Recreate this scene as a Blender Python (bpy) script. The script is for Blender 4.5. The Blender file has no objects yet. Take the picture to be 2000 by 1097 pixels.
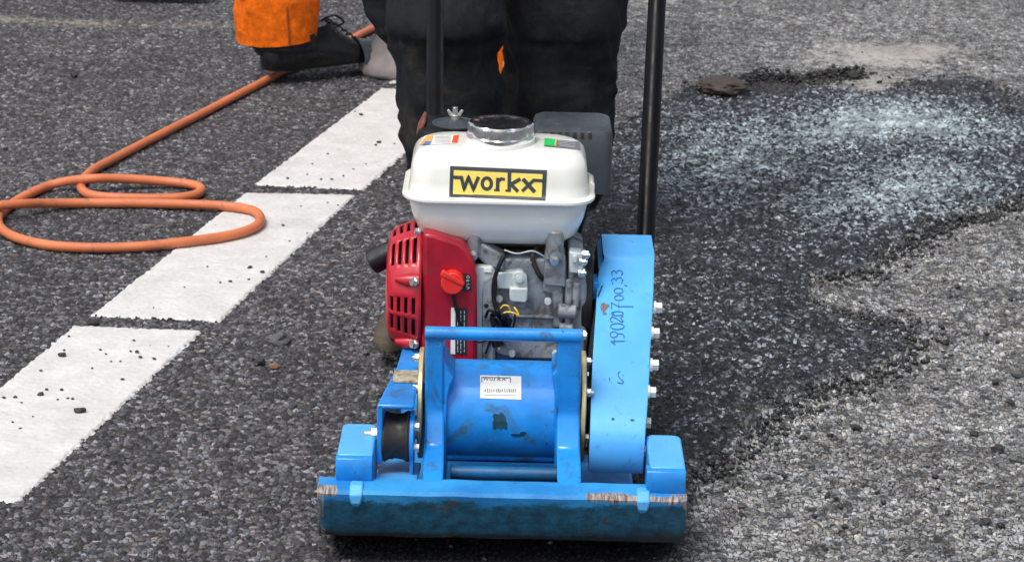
import bpy, bmesh, math, random
import numpy as np
from mathutils import Vector, Matrix, noise
from mathutils.bvhtree import BVHTree
random.seed(7); rng = np.random.default_rng(7)
R = math.radians
scene = bpy.context.scene
COL = scene.collection

# ------------------------------------------------------------------ camera
H = 1.354; F = 4800.0; TH = R(18.0); RO = R(1.3)
cam_pos = Vector((0, 0, H))
_f = Vector((0, math.cos(TH), -math.sin(TH))); _r0 = Vector((1, 0, 0)); _u0 = _r0.cross(_f)
_r = _r0*math.cos(RO) + _u0*math.sin(RO); _u = _u0*math.cos(RO) - _r0*math.sin(RO)
cd = bpy.data.cameras.new('camera'); cam = bpy.data.objects.new('camera', cd); COL.objects.link(cam)
m = Matrix.Identity(4)
for i in range(3):
    m[i][0] = _r[i]; m[i][1] = _u[i]; m[i][2] = -_f[i]; m[i][3] = cam_pos[i]
cam.matrix_world = m
cd.sensor_width = 36; cd.lens = F/2000*36; cd.clip_start = 0.05; cd.clip_end = 500
cd.dof.use_dof = True; cd.dof.focus_distance = 3.42; cd.dof.aperture_fstop = 18.0
scene.camera = cam

# ------------------------------------------------------------------ world, sun, exposure
SUN_EL, SUN_AZ = R(62), R(-125)       # high, behind a bright overcast layer, from the back left
w = bpy.data.worlds.new('World'); scene.world = w; w.use_nodes = True
nt = w.node_tree; nt.nodes.clear()
sky = nt.nodes.new('ShaderNodeTexSky'); sky.sky_type = 'NISHITA'; sky.sun_disc = False
sky.sun_elevation = SUN_EL; sky.sun_rotation = R(-30); sky.air_density = 1.0; sky.dust_density = 4.0
hs = nt.nodes.new('ShaderNodeHueSaturation'); hs.inputs['Saturation'].default_value = 0.42
bg = nt.nodes.new('ShaderNodeBackground'); bg.inputs['Strength'].default_value = 0.12
ow = nt.nodes.new('ShaderNodeOutputWorld')
nt.links.new(sky.outputs[0], hs.inputs['Color']); nt.links.new(hs.outputs[0], bg.inputs[0]); nt.links.new(bg.outputs[0], ow.inputs[0])
sl = bpy.data.lights.new('sun', 'SUN'); sl.energy = 1.4; sl.angle = R(22); sl.color = (1, .97, .93)
so = bpy.data.objects.new('sun', sl); COL.objects.link(so)
sd = Vector((-0.30, -0.38, 0.88)).normalized()      # direction towards the sun
so.rotation_euler = sd.to_track_quat('Z', 'Y').to_euler()
sky.sun_elevation = math.asin(sd.z); sky.sun_rotation = math.atan2(sd.x, sd.y)
scene.view_settings.view_transform = 'Standard'; scene.view_settings.look = 'None'
scene.view_settings.exposure = 0.55; scene.view_settings.gamma = 1
scene.cycles.max_bounces = 6

# ------------------------------------------------------------------ pixel <-> place
def ray(px, py):
    return (_f*F + _r*(px-1000) - _u*(py-548.5)).normalized()
def W(px, py, Y):
    d = ray(px, py); t = Y/d.y; return cam_pos + d*t
def G(px, py, z=0.0):
    d = ray(px, py); t = (z-H)/d.z; return cam_pos + d*t

# ------------------------------------------------------------------ materials
def lin(r, g, b):
    c = [x/255 for x in (r, g, b)]
    return tuple((x/12.92 if x < .04045 else ((x+.055)/1.055)**2.4) for x in c)
class NT:
    def __init__(s, name):
        s.m = bpy.data.materials.new(name); s.m.use_nodes = True; s.t = s.m.node_tree; s.t.nodes.clear()
        s.out = s.n('ShaderNodeOutputMaterial'); s.b = s.n('ShaderNodeBsdfPrincipled'); s.l(s.b.outputs[0], s.out.inputs[0])
    def n(s, t, **k):
        x = s.t.nodes.new(t)
        for a, v in k.items(): setattr(x, a, v)
        return x
    def l(s, a, b): s.t.links.new(a, b)
    def v(s, x, sock):
        if isinstance(x, bpy.types.NodeSocket): s.l(x, sock)
        else:
            if sock.type == 'RGBA' and not hasattr(x, '__len__'): x = (x, x, x, 1)
            if sock.type == 'RGBA' and len(x) == 3: x = (*x, 1)
            sock.default_value = x
    def math(s, op, a, b=0.0, c=None, clamp=False):
        x = s.n('ShaderNodeMath', operation=op, use_clamp=clamp); s.v(a, x.inputs[0]); s.v(b, x.inputs[1])
        if c is not None: s.v(c, x.inputs[2])
        return x.outputs[0]
    def ss(s, x, a, b, o0=0.0, o1=1.0):
        q = s.n('ShaderNodeMapRange', interpolation_type='SMOOTHSTEP'); s.v(x, q.inputs[0])
        for i, v in enumerate((a, b, o0, o1)): s.v(v, q.inputs[i+1])
        return q.outputs[0]
    def mix(s, f, a, b, t='MIX'):
        x = s.n('ShaderNodeMix', data_type='RGBA', blend_type=t); s.v(f, x.inputs[0]); s.v(a, x.inputs[6]); s.v(b, x.inputs[7]); return x.outputs[2]
    def noise(s, sc, det=4, rough=.55, co=None, dist=0.0, out=0):
        x = s.n('ShaderNodeTexNoise'); x.inputs['Scale'].default_value = sc; x.inputs['Detail'].default_value = det
        x.inputs['Roughness'].default_value = rough; x.inputs['Distortion'].default_value = dist
        if co is not None: s.l(co, x.inputs['Vector'])
        return x.outputs[out]
    def pos(s): return s.n('ShaderNodeNewGeometry').outputs['Position']
    def obj(s): return s.n('ShaderNodeTexCoord').outputs['Object']
    def attr(s, name): return s.n('ShaderNodeAttribute', attribute_name=name).outputs['Fac']
    def bump(s, h, st=.3, d=.002):
        x = s.n('ShaderNodeBump'); x.inputs['Strength'].default_value = st; x.inputs['Distance'].default_value = d
        s.l(h, x.inputs['Height']); s.l(x.outputs[0], s.b.inputs['Normal'])
    def ramp(s, x, stops):
        r = s.n('ShaderNodeValToRGB'); s.v(x, r.inputs[0]); e = r.color_ramp.elements
        while len(e) < len(stops): e.new(.5)
        for q, (p, c) in zip(e, stops): q.position = p; q.color = (*c, 1) if hasattr(c, '__len__') else (c, c, c, 1)
        return r.outputs[0]

def simple(name, col, rough=.5, metal=0.0, var=.25, sc=25, dirt=None, dirt_amt=.45, dirt_sc=14, bump=.15, bsc=300, coat=0.0, spec=.5, scr=0.0, scr_col=None, edge=None):
    """paint, plastic, rubber or cast metal with tone variation, dirt patches of their own shape, and fine relief"""
    k = NT(name); p = k.pos()
    n1 = k.noise(sc, 5, .6, p)
    c = k.mix(k.ss(n1, .3, .7), tuple(x*(1-var) for x in col), tuple(min(1, x*(1+var*.6)) for x in col))
    rr = k.ss(k.noise(sc*3, 4, .6, p), .3, .7, rough*.8, min(1, rough*1.25))
    if scr:
        sp = k.noise(sc*6, 6, .75, p, 1.0)
        f = k.ss(sp, .66-.1*scr, .70-.1*scr)
        c = k.mix(f, c, scr_col or (.3, .3, .3))
    if edge:
        bv = k.n('ShaderNodeBevel', samples=4); bv.inputs['Radius'].default_value = .0035
        gn = k.n('ShaderNodeNewGeometry'); dt = k.n('ShaderNodeVectorMath', operation='DOT_PRODUCT')
        k.l(bv.outputs[0], dt.inputs[0]); k.l(gn.outputs['Normal'], dt.inputs[1])
        ev = k.ss(k.math('ADD', k.math('SUBTRACT', 1.0, dt.outputs['Value']), k.math('MULTIPLY', k.math('SUBTRACT', k.noise(70, 5, .7, p), .62), .9)), .03, .07)
        c = k.mix(k.math('MULTIPLY', ev, .8), c, edge); rr = k.mix(ev, rr, .7)
        stn = k.ss(k.noise(11, 6, .7, p, 1.5), .60, .66); c = k.mix(k.math('MULTIPLY', stn, .35), c, tuple(x*.35 for x in col))
    if dirt:
        d = k.noise(dirt_sc, 7, .68, p, .6)
        f = k.ss(d, 1-dirt_amt-.08, 1-dirt_amt+.12)
        f = k.math('MULTIPLY', f, .85)
        c = k.mix(f, c, dirt); rr = k.mix(f, rr, .85)
    k.l(c, k.b.inputs['Base Color']); k.l(rr, k.b.inputs['Roughness'])
    k.b.inputs['Metallic'].default_value = metal; k.b.inputs['Coat Weight'].default_value = coat
    k.b.inputs['Coat Roughness'].default_value = .12
    k.b.inputs['Specular IOR Level'].default_value = spec
    if bump: k.bump(k.noise(bsc, 4, .6, p), bump, .001)
    return k.m

BLUE = (.009, .25, .73)
M = {}
M['blue'] = simple('blue_paint', BLUE, .38, 0, .22, 18, (.035, .085, .095), .42, 22, .12, 160, .25, scr=.45, scr_col=(.06, .30, .60), edge=(.03, .05, .06))
M['blue_lit'] = simple('blue_paint_lit', (.085, .41, .86), .42, 0, .10, 14, (.06, .15, .22), .34, 26, .08, 160, .2, scr=.15, scr_col=(.08, .07, .07), edge=(.10, .12, .14))  # same blue paint, with the light on upward faces put into its colour
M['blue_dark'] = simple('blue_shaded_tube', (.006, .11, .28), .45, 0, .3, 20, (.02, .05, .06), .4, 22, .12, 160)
M['white_tank'] = simple('white_tank_paint', (.78, .79, .73), .22, 0, .05, 20, (.45, .41, .30), .31, 17, .04, 120, .6)
M['red'] = simple('red_plastic', (.36, .005, .02), .34, 0, .25, 16, (.10, .012, .015), .35, 20, .10, 200, .25)
M['red_grille'] = simple('red_grille_plastic', (.47, .010, .026), .36, 0, .2, 16, (.12, .015, .02), .3, 20, .10, 200, .2)
M['red_knob'] = simple('red_knob_plastic', (.75, .03, .02), .35, 0, .1, 30)
M['alu'] = simple('cast_aluminium', (.30, .325, .35), .5, .25, .3, 22, (.06, .055, .05), .46, 34, .4, 420, scr=.3, scr_col=(.5, .52, .53))
M['alu_light'] = simple('painted_grey_plate', (.52, .58, .58), .5, .1, .15, 18, (.13, .12, .11), .33, 30, .15, 300)
M['alu_dark'] = simple('oily_cylinder_fins', (.11, .09, .07), .6, .2, .4, 30, (.03, .025, .02), .5, 40, .4, 300)
M['black_plastic'] = simple('black_plastic', (.008, .009, .012), .42, 0, .3, 22, (.05, .046, .04), .33, 24, .15, 300, spec=.3)
M['grey_plastic'] = simple('dark_grey_muffler_cover', (.05, .06, .07), .42, .1, .25, 20, (.11, .10, .09), .33, 24, .2, 300, scr=.2, scr_col=(.25, .26, .27))
M['black_metal'] = simple('black_tube_paint', (.003, .003, .004), .35, 0, .3, 12, (.012, .012, .012), .26, 20, .08, 200, 0, spec=.14)
M['rubber'] = simple('black_rubber', (.018, .016, .015), .62, 0, .3, 30, (.07, .055, .04), .36, 26, .25, 400)
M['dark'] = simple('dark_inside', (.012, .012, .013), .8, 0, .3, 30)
M['zinc'] = simple('zinc_bolt', (.62, .63, .60), .32, .8, .2, 60, (.22, .17, .10), .36, 90, .1, 500)
M['bolt_white'] = simple('pale_zinc_bolt', (.62, .64, .60), .45, .25, .2, 60, (.3, .25, .18), .33, 90, .1, 500)
M['chrome'] = simple('chrome_cap', (.82, .83, .84), .18, 1.0, .08, 30, (.25, .24, .22), .24, 50, .05, 300)
M['gold'] = simple('yellow_zinc_flange', (.62, .52, .28), .4, .5, .2, 30, (.2, .15, .08), .34, 40, .1, 300)
M['hose'] = simple('orange_rubber_hose', (.62, .18, .072), .55, 0, .16, 9, (.22, .10, .065), .38, 26, .25, 300)
M['yellow'] = simple('yellow_wire', (.85, .55, .03), .5)
M['ink'] = simple('blue_ink', (.012, .09, .30), .6, 0, .4, 60, bump=0)
M['logo_dark'] = simple('logo_charcoal', (.045, .055, .065), .45, 0, .1, 40, bump=0)
M['logo_yellow'] = simple('logo_yellow', (1.0, .76, .16), .42, 0, .05, 40, (.85, .55, .3), .2, 60, bump=0)
M['sticker'] = simple('white_sticker', (.80, .80, .76), .45, 0, .06, 40, (.4, .36, .3), .26, 50, bump=0)
M['label_black'] = simple('black_label', (.02, .02, .022), .5, 0, .2, 40, bump=0)
M['label_text'] = simple('grey_print', (.5, .5, .5), .5, 0, .2, 60, bump=0)
M['label_red'] = simple('red_print', (.8, .07, .02), .5, bump=0)
M['label_green'] = simple('green_print', (.01, .5, .10), .5, bump=0)
M['label_orange'] = simple('orange_print', (.75, .38, .08), .5, bump=0)
M['label_blue'] = simple('blue_print', (.08, .18, .5), .5, bump=0)
M['label_grey'] = simple('dark_grey_print', (.16, .17, .18), .5, bump=0)
M['stain'] = simple('dark_green_stain', (.004, .055, .09), .6, 0, .3, 80, bump=0)
M['scuff'] = simple('brown_grey_scuff', (.20, .15, .13), .7, 0, .4, 80, bump=0)
M['cream_pad'] = simple('worn_label_plate', (.42, .38, .28), .6, 0, .3, 60, (.08, .07, .05), .46, 70)
M['sack'] = simple('grey_cloth', (.30, .27, .27), .9, 0, .2, 14, (.16, .14, .14), .36, 20, .5, 700)
M['boot_black'] = simple('black_leather', (.005, .0055, .007), .30, 0, .3, 30, (.03, .027, .022), .30, 26, .3, 260, spec=.35)
M['boot_toe'] = simple('worn_toe_leather', (.06, .075, .085), .38, 0, .25, 40, (.15, .14, .12), .33, 40, .3, 260)
M['boot_brown'] = simple('dusty_brown_leather', (.075, .055, .035), .7, 0, .35, 20, (.16, .13, .09), .42, 20, .3, 260)
M['sole'] = simple('dusty_sole', (.085, .078, .060), .75, 0, .3, 30, (.12, .11, .095), .45, 26, .4, 240)
M['sole_dark'] = simple('black_sole_rubber', (.012, .012, .012), .7, 0, .3, 30, (.06, .055, .045), .36, 26, .4, 240)
M['skin'] = simple('skin', (.5, .28, .2), .5)
M['steel_lace'] = simple('boot_lace', (.02, .02, .022), .8)

def cloth(name, col, col2, amt, bsc=900, fold=30):
    k = NT(name); p = k.pos()
    d = k.noise(5.5, 6, .65, p, .5); f = k.ss(d, 1-amt-.1, 1-amt+.15)
    n2 = k.ss(k.noise(60, 5, .7, p), .3, .75, .7, 1.2)
    c = k.mix(f, col, col2); c = k.mix(1.0, c, k.mix(0.0, n2, n2), 'MULTIPLY')
    k.l(c, k.b.inputs['Base Color']); k.b.inputs['Roughness'].default_value = .85
    k.b.inputs['Sheen Weight'].default_value = .0; k.b.inputs['Specular IOR Level'].default_value = .2
    h = k.math('ADD', k.noise(bsc, 3, .6, p), k.math('MULTIPLY', k.noise(fold, 4, .6, p, 1.0), 4.0))
    k.bump(h, .35, .003); return k.m
M['trouser_black'] = cloth('black_work_trousers', (.0125, .0145, .0185), (.062, .053, .038), .40)
M['trouser_orange'] = cloth('orange_work_trousers', (.84, .155, .004), (.70, .12, .006), .42, 900, 40)
M['jacket'] = cloth('dark_jacket', (.012, .013, .016), (.04, .035, .03), .4)
M['jacket_o'] = cloth('orange_jacket', (.82, .145, .004), (.58, .10, .008), .45)
M['reflect'] = simple('grey_reflective_band', (.42, .42, .40), .5, 0, .1, 40)

# base plate: blue paint worn through to rust and steel along the edges, grime and painted shade darkening down the front
def plate_material():
    k = NT('worn_base_plate'); p = k.pos()
    sx = k.n('ShaderNodeSeparateXYZ'); k.l(p, sx.inputs[0])
    pm = k.n('ShaderNodeMapping'); pm.inputs['Scale'].default_value = (1, 1, 2.0); k.l(p, pm.inputs[0])
    n1 = k.noise(20, 7, .7, pm.outputs[0], .5); n2 = k.noise(60, 6, .75, p); n3 = k.noise(9, 5, .6, p)
    blue = k.mix(k.ss(n3, .35, .65), (.010, .18, .50), (.03, .30, .66))
    grime_shade = k.mix(k.ss(n2, .35, .65), (.005, .050, .090), (.012, .11, .20))
    rust = k.mix(n2, (.03, .018, .012), (.12, .07, .045))
    vm = k.n('ShaderNodeMapping'); vm.inputs['Scale'].default_value = (6, 1, .6); k.l(p, vm.inputs[0])
    n4 = k.ss(k.noise(55, 5, .7, vm.outputs[0]), .35, .68)
    steel = k.mix(n4, (.10, .055, .035), (.44, .40, .38))
    wear_e = k.attr('edge')      # worn edge, attribute on the mesh
    gshade = k.attr('grime_shade')
    c = k.mix(k.ss(k.math('ADD', gshade, k.math('MULTIPLY', k.math('SUBTRACT', n1, .5), .9)), .42, .6), blue, grime_shade)
    c = k.mix(k.math('MULTIPLY', k.ss(k.math('ADD', gshade, k.math('MULTIPLY', k.math('SUBTRACT', n3, .5), 1.2)), .95, 1.6), .9), c, (.010, .009, .009))
    c = k.mix(k.ss(k.math('ADD', n1, k.math('MULTIPLY', gshade, .02)), .63, .69), c, rust)
    c = k.mix(k.ss(k.math('ADD', wear_e, k.math('MULTIPLY', k.math('SUBTRACT', n1, .5), 1.1)), .45, .6), c, steel)
    k.l(c, k.b.inputs['Base Color']); k.b.inputs['Roughness'].default_value = .55
    k.bump(k.math('ADD', n2, n1), .5, .002); return k.m
M['plate'] = plate_material()

# ------------------------------------------------------------------ mesh helpers
def tag(o, label=None, cat=None, group=None, kind=None):
    if label: o['label'] = label
    if cat: o['category'] = cat
    if group: o['group'] = group
    if kind: o['kind'] = kind
    return o
def empty(name, loc=(0, 0, 0)):
    o = bpy.data.objects.new(name, None); COL.objects.link(o); o.location = loc; o.empty_display_size = .05; return o
def link(name, me, mat, parent=None, smooth=35, bevel=0, seg=2):
    for mm in (mat if isinstance(mat, (list, tuple)) else [mat]): me.materials.append(mm)
    o = bpy.data.objects.new(name, me); COL.objects.link(o)
    if parent:
        o.parent = parent
        bpy.context.view_layer.update()
        o.matrix_parent_inverse = parent.matrix_world.inverted()
    if smooth:
        me.polygons.foreach_set('use_smooth', [True]*len(me.polygons)); me.set_sharp_from_angle(angle=R(smooth))
    if bevel:
        b = o.modifiers.new('bevel', 'BEVEL'); b.width = bevel; b.segments = seg; b.limit_method = 'ANGLE'; b.angle_limit = R(40); b.harden_normals = False
    return o
class MB:
    def __init__(s): s.v = []; s.f = []
    def add(s, v, f):
        n = len(s.v); s.v += [tuple(x) for x in v]; s.f += [tuple(i+n for i in q) for q in f]; return s
    def box(s, a, b):
        x0, y0, z0 = a; x1, y1, z1 = b
        v = [(x0, y0, z0), (x1, y0, z0), (x1, y1, z0), (x0, y1, z0), (x0, y0, z1), (x1, y0, z1), (x1, y1, z1), (x0, y1, z1)]
        return s.add(v, [(0, 3, 2, 1), (4, 5, 6, 7), (0, 1, 5, 4), (1, 2, 6, 5), (2, 3, 7, 6), (3, 0, 4, 7)])
    def loft(s, rings, cap=True, closed=False):
        n = len(rings[0]); v = [p for r_ in rings for p in r_]; f = []
        m_ = len(rings)
        for i in range(m_ if closed else m_-1):
            a = i*n; b = ((i+1) % m_)*n
            for j in range(n): f.append((a+j, a+(j+1) % n, b+(j+1) % n, b+j))
        if cap and not closed: f.append(tuple(range(n))[::-1]); f.append(tuple((m_-1)*n+j for j in range(n)))
        return s.add(v, f)
    def cyl(s, p0, p1, r0, r1=None, seg=24, cap=True):
        p0 = Vector(p0); p1 = Vector(p1); r1 = r0 if r1 is None else r1
        d = (p1-p0).normalized(); a = d.orthogonal().normalized(); b = d.cross(a)
        rg = [[p+(a*math.cos(t)+b*math.sin(t))*r_ for t in [2*math.pi*k/seg for k in range(seg)]] for p, r_ in ((p0, r0), (p1, r1))]
        return s.loft(rg, cap)
    def lathe(s, p, axis, prof, seg=40, fn=None):
        p = Vector(p); d = Vector(axis).normalized(); a = d.orthogonal().normalized(); b = d.cross(a)
        rg = []
        for t_, r_ in prof:
            rg.append([p+d*t_+(a*math.cos(q)+b*math.sin(q))*r_*(fn(q, t_) if fn else 1) for q in [2*math.pi*k/seg for k in range(seg)]])
        return s.loft(rg, True)
    def tube(s, pts, r, seg=12):
        pts = [Vector(p) for p in pts]; rg = []; a = None
        for i, p in enumerate(pts):
            d = (pts[min(i+1, len(pts)-1)]-pts[max(i-1, 0)]).normalized()
            if a is None: a = d.orthogonal().normalized()
            a = (a-d*a.dot(d)).normalized(); b = d.cross(a)
            rr = r[i] if hasattr(r, '__len__') else r
            rg.append([p+(a*math.cos(t)+b*math.sin(t))*rr for t in [2*math.pi*k/seg for k in range(seg)]])
        return s.loft(rg)
    def ext(s, front, back):
        return s.loft([list(front), list(back)])
    def slab(s, px, Y0, Y1):
        """outline of a front face standing at depth Y0, run straight back to Y1"""
        fr = [W(x, y, Y0) for x, y in px]
        return s.ext(fr, [Vector((p.x, Y1, p.z)) for p in fr])
    def hexbolt(s, p, axis, r=.006, h=.005, shank=.004, sl=.006):
        p = Vector(p); a = Vector(axis).normalized()
        s.cyl(p-a*.002, p+a*.001, r*1.18, seg=20); s.cyl(p+a*.001, p+a*(.001+h), r, seg=6)
        if sl: s.cyl(p+a*(.001+h), p+a*(.001+h+sl), shank, seg=12)
        return s
    def mesh(s, name):
        me = bpy.data.meshes.new(name); me.from_pydata(s.v, [], s.f); me.update()
        bm = bmesh.new(); bm.from_mesh(me); bmesh.ops.recalc_face_normals(bm, faces=bm.faces); bm.to_mesh(me); bm.free(); return me
    def build(s, name, mat, parent=None, bevel=0, smooth=35, seg=2):
        return link(name, s.mesh(name), mat, parent, smooth, bevel, seg)
def spline(pts, n=10):
    pts = [Vector(p) for p in pts]; out = []
    for i in range(len(pts)-1):
        p0 = pts[max(i-1, 0)]; p1 = pts[i]; p2 = pts[i+1]; p3 = pts[min(i+2, len(pts)-1)]
        for k in range(n):
            t = k/n
            out.append(.5*((2*p1)+(p2-p0)*t+(2*p0-5*p1+4*p2-p3)*t*t+(3*p1-p0-3*p2+p3)*t**3))
    out.append(pts[-1]); return out
def rrect(hx, hy, cr, z, cx, cy, n=8):
    out = []
    for (sx, sy, a0) in ((1, 1, 0), (-1, 1, 90), (-1, -1, 180), (1, -1, 270)):
        for k in range(n+1):
            a = R(a0+90*k/n)
            out.append(Vector((cx+sx*(hx-cr)+cr*math.cos(a), cy+sy*(hy-cr)+cr*math.sin(a), z)))
    return out
def bvh_of(objs):
    v = []; f = []
    bpy.context.view_layer.update()
    for o in objs:
        n = len(v); v += [o.matrix_world @ q.co for q in o.data.vertices]; f += [tuple(i+n for i in p.vertices) for p in o.data.polygons]
    return BVHTree.FromPolygons(v, f)
def on(bvh, px, py, off=.0006):
    hit = bvh.ray_cast(cam_pos, ray(px, py))
    if hit[0] is None: return None
    n = hit[1] if hit[1].dot(ray(px, py)) < 0 else -hit[1]
    return hit[0]+n*off
def decal(bvh, quad, nx=12, ny=6, off=.0006, mb=None):
    """a printed label lying on a surface; quad = corners tl, tr, br, bl"""
    mb = mb or MB(); (tl, tr, br, bl) = quad; v = []; ok = True
    for j in range(ny+1):
        for i in range(nx+1):
            s_, t_ = i/nx, j/ny
            x = (tl[0]*(1-s_)+tr[0]*s_)*(1-t_)+(bl[0]*(1-s_)+br[0]*s_)*t_
            y = (tl[1]*(1-s_)+tr[1]*s_)*(1-t_)+(bl[1]*(1-s_)+br[1]*s_)*t_
            v.append(on(bvh, x, y, off))
    f = []
    for j in range(ny):
        for i in range(nx):
            q = (j*(nx+1)+i, j*(nx+1)+i+1, (j+1)*(nx+1)+i+1, (j+1)*(nx+1)+i)
            if all(v[k] is not None for k in q): f.append(q)
    v = [p if p is not None else Vector((0, 0, -1)) for p in v]
    used = sorted({k for q in f for k in q}); ix = {k: n for n, k in enumerate(used)}
    return mb.add([v[k] for k in used], [tuple(ix[k] for k in q) for q in f])
_so = [0]
def stroke(bvh, pts, wd, off=.0010, mb=None, step=3.0, close=False):
    """pen or print stroke of width wd laid on a surface"""
    mb = mb or MB(); P = [Vector((*p, 0)) for p in pts]
    if close: P.append(P[0])
    _so[0] = (_so[0]+1) % 12; off = off+_so[0]*.00002
    fine = []
    for a, b in zip(P[:-1], P[1:]):
        n = max(1, int((b-a).length/step))
        fine += [a.lerp(b, k/n) for k in range(n)]
    fine.append(P[-1]); L = []; Rr = []
    for i, p in enumerate(fine):
        d1 = (fine[min(i+1, len(fine)-1)]-p); d0 = p-fine[max(i-1, 0)]
        if close and i in (0, len(fine)-1): d1 = fine[1]-fine[0]; d0 = fine[-1]-fine[-2]
        if d1.length == 0: d1 = d0
        if d0.length == 0: d0 = d1
        d = (d0.normalized()+d1.normalized()); d = d.normalized() if d.length > .01 else d1.normalized()
        q = Vector((-d.y, d.x, 0)); c = max(.5, q.dot(Vector((-d1.y, d1.x, 0)).normalized()))
        a = on(bvh, *(p+q*wd/2/c).xy, off); b = on(bvh, *(p-q*wd/2/c).xy, off)
        if a is None or b is None: continue
        L.append(a); Rr.append(b)
    v = []; f = []
    for a, b in zip(L, Rr): v += [a, b]
    for i in range(len(L)-1): f.append((2*i, 2*i+1, 2*i+3, 2*i+2))
    return mb.add(v, f)

# ------------------------------------------------------------------ ground
def seg_dist(P, poly, closed=True):
    """distance of points P (N,2) to a polyline; sign negative inside when closed"""
    d = np.full(len(P), 1e9); inside = np.zeros(len(P), bool)
    n = len(poly)
    for i in range(n if closed else n-1):
        a = np.array(poly[i]); b = np.array(poly[(i+1) % n]); ab = b-a
        t = np.clip(((P-a)@ab)/max(ab@ab, 1e-12), 0, 1)
        q = a+t[:, None]*ab; d = np.minimum(d, np.hypot(P[:, 0]-q[:, 0], P[:, 1]-q[:, 1]))
        if closed:
            c = (a[1] > P[:, 1]) != (b[1] > P[:, 1])
            with np.errstate(divide='ignore', invalid='ignore'):
                xi = (b[0]-a[0])*(P[:, 1]-a[1])/(b[1]-a[1])+a[0]
            inside ^= c & (P[:, 0] < xi)
    if closed: d = np.where(inside, -d, d)
    return d
def gp(pts): return [tuple(G(x, y).xy) for x, y in pts]
patch = gp([(1345, 1000), (1352, 930), (1400, 905), (1440, 868), (1490, 815), (1545, 775), (1600, 745), (1690, 735), (1760, 700), (1745, 655), (1680, 625), (1600, 610), (1572, 570), (1600, 545), (1700, 522), (1775, 470), (1830, 440), (1920, 415), (2010, 380),
            (2150, 330), (2120, 230), (1960, 190), (1900, 150), (1800, 175), (1690, 185), (1560, 170), (1450, 150), (1380, 175), (1290, 200), (1230, 240), (1180, 260), (1000, 300), (900, 420), (960, 620), (1000, 800), (1100, 1000)])
right_zone = gp([(1250, 1100), (1290, 1040), (1300, 1000), (1100, 950), (950, 700), (900, 500), (950, 300), (1080, 160), (1150, 40), (1230, -60), (1320, -200), (1500, -400), (6000, -400), (9000, 1300), (1400, 2500)])
powder = [(gp([(1500, 270), (1600, 240), (1660, 215), (1760, 205), (1850, 225), (1930, 262), (1900, 285), (1780, 280), (1650, 285), (1520, 285)]), 1.0),
          (gp([(1290, 290), (1360, 235), (1480, 225), (1560, 255), (1640, 275), (1600, 330), (1500, 380), (1400, 400), (1300, 380)]), .65),
          (gp([(1560, 400), (1640, 350), (1790, 310), (1900, 330), (1950, 370), (1900, 415), (1800, 430), (1700, 430), (1620, 440)]), .75),
          (gp([(1440, 680), (1500, 630), (1600, 640), (1560, 700), (1480, 740)]), .25),
          (gp([(1420, 470), (1500, 430), (1650, 430), (1700, 480), (1560, 530)]), .15)]
tan = [gp([(1570, 110), (1620, 88), (1740, 78), (1880, 88), (1890, 105), (1800, 128), (1700, 130), (1620, 125)]), gp([(1640, 165), (1700, 130), (1760, 140), (1740, 185), (1690, 182)])]
dark_ridge = [gp([(1440, 165), (1480, 148), (1560, 165), (1575, 185), (1480, 192)]), gp([(1575, 155), (1610, 142), (1680, 142), (1640, 160), (1590, 165)]),
              gp([(1780, 175), (1830, 160), (1870, 170), (1850, 180)])]
plate_shade = gp([(640, 1040), (655, 1085), (720, 1125), (1000, 1140), (1230, 1125), (1330, 1085), (1350, 1050), (1345, 960), (1290, 850), (760, 850), (700, 960)])  # shade under the plate painted into the road colour, over fresh black asphalt
chalk = [(gp([(-50, 32), (30, 38), (80, 42), (200, 46)]), 1.0), (gp([(355, 48), (400, 47), (470, 50)]), .6), (gp([(200, 46), (355, 48)]), .35)]

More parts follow.
